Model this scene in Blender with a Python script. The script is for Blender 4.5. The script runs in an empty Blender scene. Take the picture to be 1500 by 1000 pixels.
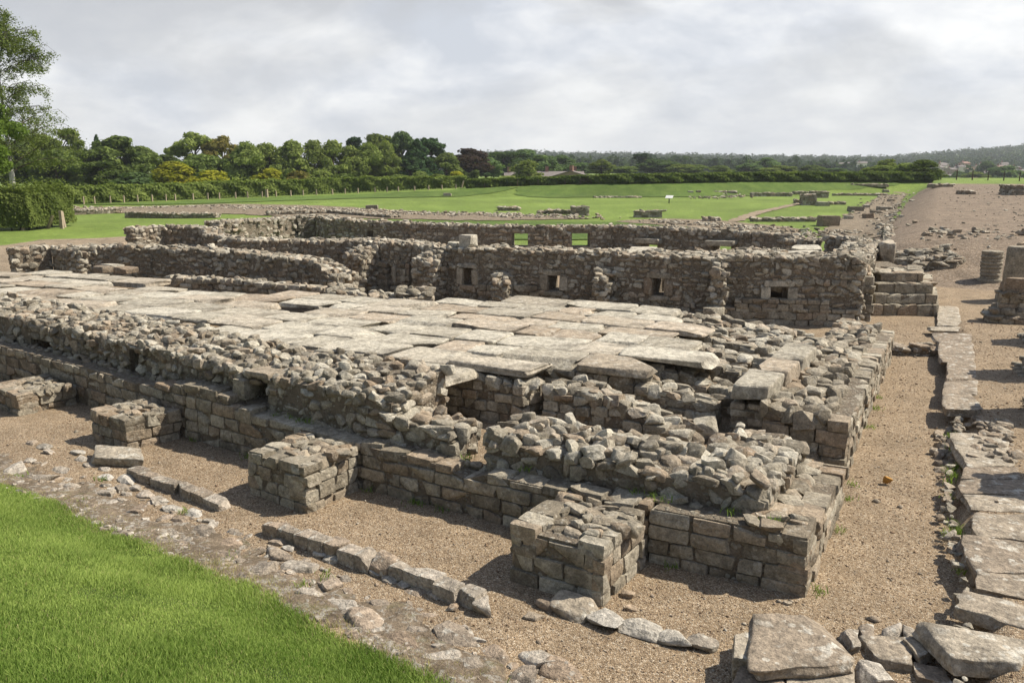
import bpy, math, numpy as np
from mathutils import Vector, Matrix
from mathutils.geometry import delaunay_2d_cdt
R_ = np.random.default_rng(11)
S = bpy.context.scene
COL = S.collection
# ------------------------------------------------------------------ camera
F = 1230.0; HY = 250.0; VX = 1390.0; H = 4.5
PIT = math.atan((500-HY)/F); YAW = math.atan((VX-750)*math.cos(PIT)/F)
cam = bpy.data.cameras.new('camera'); co = bpy.data.objects.new('camera', cam); COL.objects.link(co)
co.location = (0, 0, H); co.rotation_euler = (math.pi/2-PIT, 0, YAW)
cam.sensor_width = 36; cam.lens = 36*F/1500; cam.clip_start = .1; cam.clip_end = 9000
S.camera = co
# ------------------------------------------------------------------ world, sun, exposure
SUN = Vector((.5, .37, .72)).normalized()
S.view_settings.view_transform = 'Standard'; S.view_settings.look = 'None'
S.view_settings.exposure = .5; S.view_settings.gamma = 1
S.render.engine = 'CYCLES'; S.cycles.max_bounces = 6; S.cycles.transparent_max_bounces = 8
S.cycles.volume_bounces = 0

class NT:
    def __init__(s, tree): s.t = tree; s.n = tree.nodes; s.l = tree.links
    def new(s, typ, **k):
        n = s.n.new(typ)
        for a, v in k.items(): setattr(n, a, v)
        return n
    def put(s, sock, v):
        if isinstance(v, bpy.types.NodeSocket): s.l.new(v, sock)
        else:
            if hasattr(sock.default_value, '__len__') and len(sock.default_value) == 4 and len(v) == 3: v = (*v, 1)
            sock.default_value = v
    def mix(s, f, a, b, mode='MIX'):
        n = s.new('ShaderNodeMix', data_type='RGBA', blend_type=mode)
        s.put(n.inputs[0], f); s.put(n.inputs[6], a); s.put(n.inputs[7], b); return n.outputs[2]
    def math(s, op, a, b=0., clamp=False):
        n = s.new('ShaderNodeMath', operation=op); n.use_clamp = clamp
        s.put(n.inputs[0], a); s.put(n.inputs[1], b); return n.outputs[0]
    def vmath(s, op, a, b):
        n = s.new('ShaderNodeVectorMath', operation=op); s.put(n.inputs[0], a); s.put(n.inputs[1], b); return n.outputs[0]
    def noise(s, vec, scale, detail=4, rough=.55, dist=0):
        n = s.new('ShaderNodeTexNoise'); s.put(n.inputs['Vector'], vec)
        n.inputs['Scale'].default_value = scale; n.inputs['Detail'].default_value = detail
        n.inputs['Roughness'].default_value = rough; n.inputs['Distortion'].default_value = dist
        return n.outputs[0]
    def voro(s, vec, scale, feature='F1', rand=1):
        n = s.new('ShaderNodeTexVoronoi', feature=feature); s.put(n.inputs['Vector'], vec)
        n.inputs['Scale'].default_value = scale; n.inputs['Randomness'].default_value = rand
        return n
    def ramp(s, f, stops, interp='LINEAR'):
        n = s.new('ShaderNodeValToRGB'); s.put(n.inputs[0], f); r = n.color_ramp; r.interpolation = interp
        while len(r.elements) < len(stops): r.elements.new(.5)
        for e, (p, c) in zip(r.elements, stops):
            e.position = p; e.color = (*c, 1) if hasattr(c, '__len__') else (c, c, c, 1)
        return n.outputs[0]
    def mapr(s, f, a, b, c, d):
        n = s.new('ShaderNodeMapRange'); s.put(n.inputs[0], f)
        for i, v in enumerate((a, b, c, d)): n.inputs[i+1].default_value = v
        return n.outputs[0]
    def attr(s, name):
        return s.new('ShaderNodeAttribute', attribute_name=name).outputs['Fac']
    def bump(s, hgt, strength, dist, prev=None):
        n = s.new('ShaderNodeBump'); n.inputs['Strength'].default_value = strength; n.inputs['Distance'].default_value = dist
        s.put(n.inputs['Height'], hgt)
        if prev is not None: s.put(n.inputs['Normal'], prev)
        return n.outputs[0]

W = bpy.data.worlds.new('World'); S.world = W; W.use_nodes = True
w = NT(W.node_tree); w.n.clear()
sky = w.new('ShaderNodeTexSky', sky_type='NISHITA', sun_disc=False)
sky.sun_elevation = math.asin(SUN.z); sky.sun_rotation = math.atan2(SUN.x, SUN.y)
tc = w.new('ShaderNodeTexCoord').outputs['Generated']
sp = w.new('ShaderNodeSeparateXYZ'); w.put(sp.inputs[0], tc)
cv = w.vmath('MULTIPLY', tc, (1., 1., 2.3))
c1 = w.noise(cv, 4.2, 8, .56, .35); c2 = w.noise(w.vmath('ADD', cv, (3., 8., 1.)), 12., 7, .6, .3)
cm = w.math('ADD', w.math('MULTIPLY', c1, .7), w.math('MULTIPLY', c2, .3))
cloud = w.ramp(cm, [(.38, (4.7, 4.95, 5.4)), (.46, (5.7, 5.85, 6.15)), (.515, (6.5, 6.58, 6.7)), (.58, (7.4, 7.4, 7.35))])
c3 = w.noise(w.vmath('ADD', cv, (7.3, 2.1, 4.)), 3., 7, .55, .4)
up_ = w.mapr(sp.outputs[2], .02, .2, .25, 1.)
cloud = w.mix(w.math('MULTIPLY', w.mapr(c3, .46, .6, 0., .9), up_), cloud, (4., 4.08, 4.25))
cloud = w.mix(1., cloud, w.ramp(w.mapr(sp.outputs[1], -.7, .15, 0., 1.), [(0, .5), (1, 1.)]), 'MULTIPLY')   # unseen sky behind the viewer darkened to cut fill on front faces
# unseen sky overhead left bluer to cut fill light, full cloud low down
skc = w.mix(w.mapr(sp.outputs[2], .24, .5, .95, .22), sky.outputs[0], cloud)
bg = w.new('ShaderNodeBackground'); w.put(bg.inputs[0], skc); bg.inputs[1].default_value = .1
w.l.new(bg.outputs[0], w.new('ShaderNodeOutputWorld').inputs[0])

sl = bpy.data.lights.new('sun', 'SUN'); so = bpy.data.objects.new('sun', sl); COL.objects.link(so)
sl.energy = 5; sl.angle = math.radians(.6); sl.color = (1, .91, .77)
so.rotation_euler = (-SUN).to_track_quat('-Z', 'Y').to_euler()

# ------------------------------------------------------------------ picture <-> place helpers (points on real ground / real heights)
FW = np.array([-math.sin(YAW)*math.cos(PIT), math.cos(YAW)*math.cos(PIT), -math.sin(PIT)])
RT = np.array([math.cos(YAW), math.sin(YAW), 0.]); UP = np.cross(RT, FW)
CP = np.array([0, 0, H])
def ray(px, py): return FW+RT*(px-750)/F-UP*(py-500)/F
def U(px, py, z=0.):
    d = ray(px, py); return CP+d*((z-H)/d[2])
def UD(px, py, D):            # point seen at that spot, D metres away in plan depth
    d = ray(px, py); return CP+d*(D/(d[1]*math.cos(YAW)-d[0]*math.sin(YAW)))
def sstep(a, b, x):
    t = np.clip((x-a)/(b-a), 0, 1); return t*t*(3-2*t)
HP = np.array([-400, -100, 100, 300, 500, 680, 900, 1300, 1700.])
HB = np.array([301, 300, 299, 291, 283, 275, 266, 262, 262.])
HD = np.array([80, 85, 92, 108, 120, 122, 118, 130, 135.])
def _z(D, py): return H-D*np.tan(np.arctan((py-500)/F)+PIT)
HZ = _z(HD, HB)
FZ = np.interp(HP, [100, 300, 500, 680, 900, 1300], [.65, .85, 1.1, 1.15, 1.2, 1.2])
EDGE = np.array([[-40, 7.6], [-11.9, 6.95], [-7.14, 6.35], [-3.7, 5.75], [-2.2, 5.2], [0, 4.2], [3, 3.2], [20, 0]])
def terrain(x, y):
    x = np.asarray(x, float); y = np.asarray(y, float)
    D = np.maximum(-x*math.sin(YAW)+y*math.cos(YAW), .5); L = x*math.cos(YAW)+y*math.sin(YAW)
    p = np.clip(750+F/math.cos(PIT)*L/D, -400, 1700)
    fz = np.interp(p, HP, FZ); hz = np.interp(p, HP, HZ); hd = np.interp(p, HP, HD)
    z = sstep(26, 44, D)*.42 + np.clip((D-44)/56, 0, 1)*(fz-.42)
    cr = sstep(0, 1, (D-(hd-11))/8.5)
    z = z+(np.maximum(hz, fz)-fz)*cr
    # street level to the right of the trench
    st = sstep(0, 1, (x-.5-.08*np.sin(y*.9))/.3)*.28*sstep(31, 24, y)*sstep(6, 8.5, y)
    z = np.where(D < 44, z+st, z)
    # rough raised road surface far right
    m = sstep(-5.2, -.4, x)*sstep(36.5, 44, y)
    zr = 1.5+np.clip((y-43)/62, 0, 1.15)*1.45
    z = np.where((m > 0) & (D < 125), z*(1-m)+np.maximum(zr, z)*m, z)
    # beyond the hedge the land falls away on the right, then the far hills
    fall = sstep(1000, 1500, p)*sstep(140, 420, D)*7.0
    ridge = np.interp(p, [-400, 600, 850, 1000, 1200, 1300, 1400, 1500, 1700], [40, 34, 27, 24, 21, 20, 31, 40, 44])
    z = z-fall*sstep(800, 560, D)+sstep(620, 1500, D)*(ridge-z)*sstep(500, 760, p)
    # foreground bank, up to where the photographer stands
    e = np.interp(x, EDGE[:, 0], EDGE[:, 1])-y
    z = z+np.clip(.05*sstep(-.6, 0, e)+.36*np.clip(e, 0, 9)*sstep(0, 1.2, e)*.93, 0, 2.9)*(y < 9)*sstep(2.5, -1.5, x)
    return z
def G(px, py):                 # where a line of sight meets the terrain
    d = ray(px, py); t = 3.
    for _ in range(4000):
        q = CP+d*t
        if q[2] <= terrain(q[0], q[1]): break
        t *= 1.012
    a, b = t/1.012, t
    for _ in range(30):
        m = (a+b)/2; q = CP+d*m
        if q[2] <= terrain(q[0], q[1]): b = m
        else: a = m
    q = CP+d*b; return np.array([q[0], q[1], float(terrain(q[0], q[1]))])
def PX(p):
    v = np.asarray(p, float)-CP; zc = v@FW; return 750+F*(v@RT)/zc, 500-F*(v@UP)/zc

# ------------------------------------------------------------------ materials
M = {}
def newmat(name):
    m = bpy.data.materials.new(name); m.use_nodes = True; t = NT(m.node_tree); t.n.clear()
    o = t.new('ShaderNodeOutputMaterial'); b = t.new('ShaderNodeBsdfPrincipled')
    b.inputs['Roughness'].default_value = .92; b.inputs['Specular IOR Level'].default_value = .25
    t.l.new(b.outputs[0], o.inputs[0]); M[name] = m; return m, t, b, o
def stone_mat(name, stops, lich=.5, dark=.5, fine=22., bstr=.55, lsc=9., tone=1.):
    m, t, b, o = newmat(name)
    ra = t.attr('ra'); rb = t.attr('rb')
    co_ = t.new('ShaderNodeTexCoord').outputs['Object']
    off = t.new('ShaderNodeCombineXYZ'); t.put(off.inputs[0], t.math('MULTIPLY', ra, 37.)); t.put(off.inputs[1], t.math('MULTIPLY', rb, 53.))
    v = t.vmath('ADD', co_, off.outputs[0])
    base = t.ramp(ra, [(i/(len(stops)-1), tuple(x*tone for x in s)) for i, s in enumerate(stops)])
    warm = t.mix(t.math('MULTIPLY', t.mapr(rb, .55, 1., 0., 1.), .5), base, tuple(x*tone for x in (.34, .235, .15)))
    n1 = t.noise(v, 5., 6, .6); n2 = t.noise(v, fine, 8, .65); n3 = t.noise(co_, lsc, 5, .6, .5); n4 = t.noise(co_, 2.2, 5, .6, .4)
    c = t.mix(1., warm, t.ramp(n1, [(.28, .62), (.5, .98), (.72, 1.22)]), 'MULTIPLY')
    c = t.mix(1., c, t.ramp(n2, [(.3, .58), (.52, 1.), (.7, 1.3)]), 'MULTIPLY')
    c = t.mix(t.mapr(n4, .5, .68, 0., dark), c, (.085*tone, .074*tone, .058*tone))
    sv = t.voro(t.vmath('ADD', co_, off.outputs[0]), lsc*1.7); cs = t.new('ShaderNodeSeparateColor'); t.put(cs.inputs[0], sv.outputs['Color'])
    rnd = t.math('LESS_THAN', t.math('ADD', sv.outputs['Distance'], t.math('MULTIPLY', n2, .25)), t.mapr(cs.outputs[0], .45, 1., .05, .5))
    spot = t.math('MULTIPLY', t.math('MAXIMUM', t.mapr(n3, .56, .62, 0., 1.), rnd), t.mapr(n2, .38, .55, .3, 1.))
    spot = t.math('MULTIPLY', spot, t.mapr(n4, .42, .6, 1., .3))
    c = t.mix(t.math('MULTIPLY', spot, lich), c, (.56*tone, .54*tone, .475*tone))
    n5 = t.noise(v, fine*3.4, 6, .7)
    c = t.mix(1., c, t.ramp(n5, [(.3, .6), (.5, 1.), (.7, 1.25)]), 'MULTIPLY')
    t.put(b.inputs['Base Color'], c)
    vo = t.voro(v, 16., 'F1')
    hgt = t.math('ADD', t.math('ADD', t.math('MULTIPLY', n1, .8), t.math('MULTIPLY', n5, .3)), t.math('ADD', t.math('MULTIPLY', n2, .9), t.math('MULTIPLY', vo.outputs['Distance'], .25)))
    t.put(b.inputs['Normal'], t.bump(hgt, bstr*1.25, .06))
    return m
ST = [(.19, .165, .125), (.275, .246, .19), (.35, .316, .25), (.415, .38, .305), (.52, .485, .40)]
stone_mat('rubble_stone', ST, .45, .5)
stone_mat('dressed_stone', [(.2, .172, .128), (.28, .246, .187), (.345, .308, .24), (.43, .392, .312)], .35, .45, 18)
stone_mat('flag_stone', [(.32, .29, .23), (.39, .358, .288), (.44, .407, .332), (.49, .457, .378)], .5, .6, 14, .45, 5.)
stone_mat('lichen_stone', [(.25, .212, .168), (.32, .275, .22), (.38, .335, .275), (.46, .42, .36)], .9, .45, 20, .6, 7.)
stone_mat('path_stone', [(.25, .2, .15), (.295, .245, .187), (.335, .285, .22), (.38, .335, .265)], .95, .5, 14, .6, 5.5)
stone_mat('white_stone', [(.3, .27, .225), (.38, .345, .29), (.43, .4, .345), (.48, .45, .4)], .8, .35, 20, .6, 7.)
stone_mat('far_stone', ST, .2, .3, 14, .8)
m, t, b, o = newmat('earth_core')
oc = t.new('ShaderNodeTexCoord').outputs['Object']
n1 = t.noise(oc, 7., 7, .65); n2 = t.noise(oc, 40., 6, .7)
vo = t.voro(oc, 15.); v2 = t.voro(oc, 34.); cs = t.new('ShaderNodeSeparateColor'); t.put(cs.inputs[0], vo.outputs['Color'])
soil = t.mix(t.mapr(n2, .35, .65, 0., .6), t.ramp(n1, [(.3, (.15, .12, .086)), (.5, (.255, .212, .158)), (.7, (.36, .31, .24))]), (.23, .19, .14))
chip = t.ramp(cs.outputs[0], [(0, (.22, .19, .145)), (.5, (.34, .305, .24)), (1, (.46, .42, .345))])
msk = t.math('MULTIPLY', t.mapr(cs.outputs[1], .4, .5, 0., 1.), t.mapr(vo.outputs['Distance'], .42, .52, 1., 0.))
t.put(b.inputs['Base Color'], t.mix(1., t.mix(msk, soil, chip), t.ramp(n2, [(.3, .7), (.7, 1.2)]), 'MULTIPLY'))
hh = t.math('ADD', t.math('MULTIPLY', msk, t.math('SUBTRACT', .9, vo.outputs['Distance'])), t.math('SUBTRACT', t.math('ADD', n1, n2), t.math('MULTIPLY', v2.outputs['Distance'], .4)))
t.put(b.inputs['Normal'], t.bump(hh, 1., .06))
def gravel_mat(name, stops, sc=46., big=(.7, 1.15), bstr=.8):
    m, t, b, o = newmat(name)
    oc = t.new('ShaderNodeTexCoord').outputs['Object']
    v1 = t.voro(oc, sc); v2 = t.voro(oc, sc*.43)
    cs = t.new('ShaderNodeSeparateColor'); t.put(cs.inputs[0], v1.outputs['Color'])
    c = t.ramp(cs.outputs[0], stops)
    c = t.mix(1., c, t.ramp(t.noise(oc, 1.3, 6, .6), [(.3, big[0]), (.7, big[1])]), 'MULTIPLY')
    c = t.mix(1., c, t.ramp(t.noise(oc, 9., 5, .65), [(.32, .8), (.68, 1.15)]), 'MULTIPLY')
    c = t.mix(1., c, t.ramp(v1.outputs['Distance'], [(.25, 1.05), (.75, .6)]), 'MULTIPLY')
    t.put(b.inputs['Base Color'], c)
    hh = t.math('SUBTRACT', t.math('MULTIPLY', t.noise(oc, 6., 5, .6), 1.2), t.math('ADD', v1.outputs['Distance'], t.math('MULTIPLY', v2.outputs['Distance'], .6)))
    t.put(b.inputs['Normal'], t.bump(hh, bstr, .025))
gravel_mat('gravel', [(0, (.185, .13, .08)), (.3, (.275, .2, .125)), (.6, (.355, .268, .172)), (.85, (.43, .34, .237)), (1, (.54, .465, .355))], 66., (.78, 1.12), .55)
gravel_mat('dirt', [(0, (.14, .108, .07)), (.4, (.225, .178, .122)), (.8, (.3, .242, .17)), (1, (.4, .345, .265))], 14., (.72, 1.2), 1.)
gravel_mat('road_dirt', [(0, (.17, .125, .086)), (.4, (.225, .172, .122)), (.8, (.27, .212, .155)), (1, (.33, .27, .205))], 16., (.68, 1.2), .8)
gravel_mat('pebble_path', [(0, (.24, .182, .12)), (.5, (.335, .262, .178)), (1, (.45, .375, .28))], 30.)
m, t, b, o = newmat('border_soil')
oc = t.new('ShaderNodeTexCoord').outputs['Object']; n1 = t.noise(oc, 4., 7, .65, .6); n2 = t.noise(oc, 24., 7, .7); n3 = t.noise(oc, 8., 6, .65, .8)
c = t.ramp(n1, [(.3, (.13, .1, .068)), (.5, (.23, .18, .125)), (.7, (.33, .265, .19))]); c = t.mix(1., c, t.ramp(n2, [(.3, .6), (.7, 1.3)]), 'MULTIPLY')
c = t.mix(t.math('MULTIPLY', t.mapr(n3, .52, .6, 0., .75), t.mapr(n2, .4, .55, .2, 1.)), c, (.44, .42, .37)); c = t.mix(t.mapr(t.noise(oc, 2.3, 6, .7), .56, .7, 0., .5), c, (.14, .15, .045))
t.put(b.inputs['Base Color'], c); t.put(b.inputs['Normal'], t.bump(t.math('ADD', n1, n2), 1., .06))
def grass_mat(name, a, bcol, dry, sc=.35):
    m, t, b, o = newmat(name)
    oc = t.new('ShaderNodeTexCoord').outputs['Object']
    n0 = t.noise(oc, sc, 5, .6); n1 = t.noise(oc, sc*9, 6, .7); n2 = t.noise(oc, 26., 5, .7)
    c = t.mix(t.mapr(n0, .35, .65, 0., 1.), a, bcol)
    c = t.mix(1., c, t.ramp(n1, [(.3, .66), (.7, 1.25)]), 'MULTIPLY')
    c = t.mix(1., c, t.ramp(n2, [(.3, .62), (.7, 1.3)]), 'MULTIPLY')
    c = t.mix(1., c, t.ramp(t.noise(oc, .09, 6, .65), [(.3, .72), (.7, 1.18)]), 'MULTIPLY')
    c = t.mix(t.mapr(t.noise(oc, sc*3, 5, .65), .6, .75, 0., .35), c, dry)
    t.put(b.inputs['Base Color'], c)
    t.put(b.inputs['Normal'], t.bump(t.math('ADD', n2, n1), .9, .06))
grass_mat('lawn', (.135, .2, .034), (.18, .25, .05), (.24, .24, .07))
grass_mat('rough_grass', (.075, .13, .02), (.115, .175, .032), (.17, .17, .05), .6)
grass_mat('turf_soil', (.05, .085, .018), (.07, .11, .022), (.2, .17, .09), 1.2)
def leaf_mat(name, a, bcol, tr=.35, vary=.25):
    m, t, b, o = newmat(name); t.n.remove(b)
    ra = t.attr('ra'); oi = t.new('ShaderNodeObjectInfo').outputs['Random']
    c = t.mix(ra, a, bcol)
    c = t.mix(1., c, t.ramp(oi, [(0, 1-vary), (1, 1+vary)]), 'MULTIPLY')
    d = t.new('ShaderNodeBsdfDiffuse'); tl = t.new('ShaderNodeBsdfTranslucent'); mx = t.new('ShaderNodeMixShader')
    t.put(d.inputs[0], c); t.put(tl.inputs[0], t.mix(1., c, (1.15, 1.25, .6), 'MULTIPLY')); mx.inputs[0].default_value = tr
    t.l.new(d.outputs[0], mx.inputs[1]); t.l.new(tl.outputs[0], mx.inputs[2]); t.l.new(mx.outputs[0], o.inputs[0])
leaf_mat('leaf_dark', (0.073, 0.106, 0.035), (0.166, 0.214, 0.061))
leaf_mat('leaf_mid', (0.12, 0.16, 0.046), (0.253, 0.301, 0.087))
leaf_mat('leaf_bright', (.075, .12, .024), (.15, .22, .045))
leaf_mat('leaf_pale', (0.104, 0.143, 0.046), (0.221, 0.273, 0.085))
leaf_mat('leaf_yellow', (.2, .22, .025), (.42, .4, .05))
leaf_mat('leaf_rust', (.1, .1, .03), (.21, .18, .055))
leaf_mat('leaf_purple', (.028, .022, .018), (.06, .042, .034))
leaf_mat('leaf_pine', (0.033, 0.065, 0.031), (0.072, 0.117, 0.049))
leaf_mat('leaf_hedge', (0.113, 0.154, 0.04), (0.227, 0.28, 0.08))
leaf_mat('leaf_far', (0.069, 0.114, 0.052), (0.148, 0.208, 0.077))
leaf_mat('leaf_hill', (.03, .05, .03), (.055, .08, .042))
leaf_mat('blade', (.105, .18, .032), (.36, .45, .13), .35, 0)
leaf_mat('blade_dry', (.26, .24, .1), (.44, .4, .2), .3, 0)
def plain(name, col, rough=.8, nz=0., sc=8.):
    m, t, b, o = newmat(name); b.inputs['Roughness'].default_value = rough
    oc = t.new('ShaderNodeTexCoord').outputs['Object']; n = t.noise(oc, sc, 6, .65)
    t.put(b.inputs['Base Color'], t.mix(1., col, t.ramp(n, [(.3, 1-nz), (.7, 1+nz)]), 'MULTIPLY'))
    if nz: t.put(b.inputs['Normal'], t.bump(n, .4, .02))
plain('bark', (.075, .06, .045), .95, .4); plain('bark_white', (.55, .53, .49), .85, .35, 5.)
plain('wood_post', (.33, .27, .2), .9, .3); plain('wood_dark', (.1, .075, .055), .9, .3); plain('slate', (.17, .15, .14), .8, .25, 2.)
plain('tile_red', (.26, .15, .115), .8, .25, 2.); plain('house_wall', (.5, .44, .37), .9, .15, 1.); plain('house_pink', (.36, .27, .225), .9, .15, 1.); plain('house_white', (.68, .66, .6), .9, .1, 1.)
plain('glass_dark', (.03, .035, .04), .2); plain('sign_white', (.75, .75, .73), .5); plain('sign_post', (.02, .022, .02), .5)
plain_dummy = 0
plain('ochre_stone', (.38, .2, .05), .9, .3, 30.); plain('blue_grey', (.16, .165, .185), .6, .2, 6.)

# ------------------------------------------------------------------ mesh helpers
def put(name, V, Q, mats, loc=(0, 0, 0), parent=None, fa=None, pa=None, mi=None, smooth=False, sharp=None):
    """one mesh object. Q: (n,k) array or list of such arrays"""
    Qs = Q if isinstance(Q, list) else [Q]
    me = bpy.data.meshes.new(name); V = np.asarray(V, np.float32)-np.asarray(loc, np.float32)
    me.vertices.add(len(V)); me.vertices.foreach_set('co', V.ravel())
    li = np.concatenate([q.ravel() for q in Qs]).astype(np.int32)
    tot = np.concatenate([np.full(len(q), q.shape[1]) for q in Qs]).astype(np.int32)
    me.loops.add(len(li)); me.loops.foreach_set('vertex_index', li)
    me.polygons.add(len(tot)); me.polygons.foreach_set('loop_start', np.concatenate([[0], np.cumsum(tot)[:-1]]).astype(np.int32))
    me.update(calc_edges=True)
    for mm in (mats if isinstance(mats, (list, tuple)) else [mats]): me.materials.append(M[mm])
    if mi is not None: me.polygons.foreach_set('material_index', np.asarray(mi, np.int32))
    for k, v in (pa or {}).items():
        a = me.attributes.new(k, 'FLOAT', 'POINT'); a.data.foreach_set('value', np.asarray(v, np.float32))
    if smooth or sharp:
        me.polygons.foreach_set('use_smooth', np.ones(len(tot), bool))
        if sharp: me.set_sharp_from_angle(angle=math.radians(sharp))
    else: me.polygons.foreach_set('use_smooth', np.zeros(len(tot), bool))
    me.update()
    ob = bpy.data.objects.new(name, me); COL.objects.link(ob)
    if parent is not None: ob.parent = parent
    else: ob.location = loc
    return ob
def tag(o, label=None, cat=None, group=None, kind=None):
    if label: o['label'] = label
    if cat: o['category'] = cat
    if group: o['group'] = group
    if kind: o['kind'] = kind
    return o
def empty(name, loc, label, cat, group=None, rz=0):
    o = bpy.data.objects.new(name, None); COL.objects.link(o); o.location = loc; o.rotation_euler = (0, 0, rz); o.empty_display_size = .3
    return tag(o, label, cat, group)
def copy_tree(o, parent=None):
    c = o.copy(); COL.objects.link(c)
    if parent is not None: c.parent = parent
    for ch in list(o.children): copy_tree(ch, c)
    return c
_T = {}
def cube(K):
    if K in _T: return _T[K]
    g = np.linspace(-1, 1, K+1); idx = {}; V = []; Q = []
    def vid(p):
        k = tuple(np.round(p, 6))
        if k not in idx: idx[k] = len(V); V.append(k)
        return idx[k]
    for ax in range(3):
        for sg in (-1, 1):
            a, b = (ax+1) % 3, (ax+2) % 3
            for i in range(K):
                for j in range(K):
                    q = []
                    for di, dj in ((0, 0), (1, 0), (1, 1), (0, 1)):
                        p = [0, 0, 0]; p[ax] = sg; p[a] = g[i+di]; p[b] = g[j+dj]; q.append(vid(p))
                    Q.append(q if sg > 0 else q[::-1])
    _T[K] = (np.array(V, float), np.array(Q, np.int64)); return _T[K]
def unit_stones(N, K, n, camp, namp, cuts, rng):
    T, Q = cube(K)
    q = T/(np.sum(np.abs(T)**n, 1)**(1/n))[:, None]
    p = np.repeat(q[None], N, 0)
    cs = np.array([[i, j, k] for i in (-1, 1) for j in (-1, 1) for k in (-1, 1)], float)
    wt = np.prod((1+T[:, None, :]*cs[None])/2, 2)
    p = p+np.einsum('mc,ncd->nmd', wt, rng.normal(0, camp, (N, 8, 3)))
    for _ in range(3):
        k = rng.normal(0, 2.0, (N, 3)); ph = rng.uniform(0, 6.28, (N, 1)); d = rng.normal(0, namp, (N, 1, 3))
        p = p+np.sin(np.einsum('nmd,nd->nm', p, k)+ph)[..., None]*d
    for _ in range(cuts):
        nn = rng.normal(0, 1, (N, 3)); nn /= np.linalg.norm(nn, axis=1, keepdims=True)
        dd = rng.uniform(.66, 1.06, (N, 1)); ex = np.maximum(0, np.einsum('nmd,nd->nm', p, nn)-dd); p = p-ex[..., None]*nn[:, None, :]
    return p, Q
def rotv(v):
    a = np.linalg.norm(v, axis=1); a = np.where(a < 1e-9, 1e-9, a); k = v/a[:, None]
    Kx = np.zeros((len(v), 3, 3)); Kx[:, 0, 1] = -k[:, 2]; Kx[:, 0, 2] = k[:, 1]; Kx[:, 1, 0] = k[:, 2]; Kx[:, 1, 2] = -k[:, 0]; Kx[:, 2, 0] = -k[:, 1]; Kx[:, 2, 1] = k[:, 0]
    return np.eye(3)[None]+np.sin(a)[:, None, None]*Kx+(1-np.cos(a))[:, None, None]*(Kx@Kx)

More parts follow.
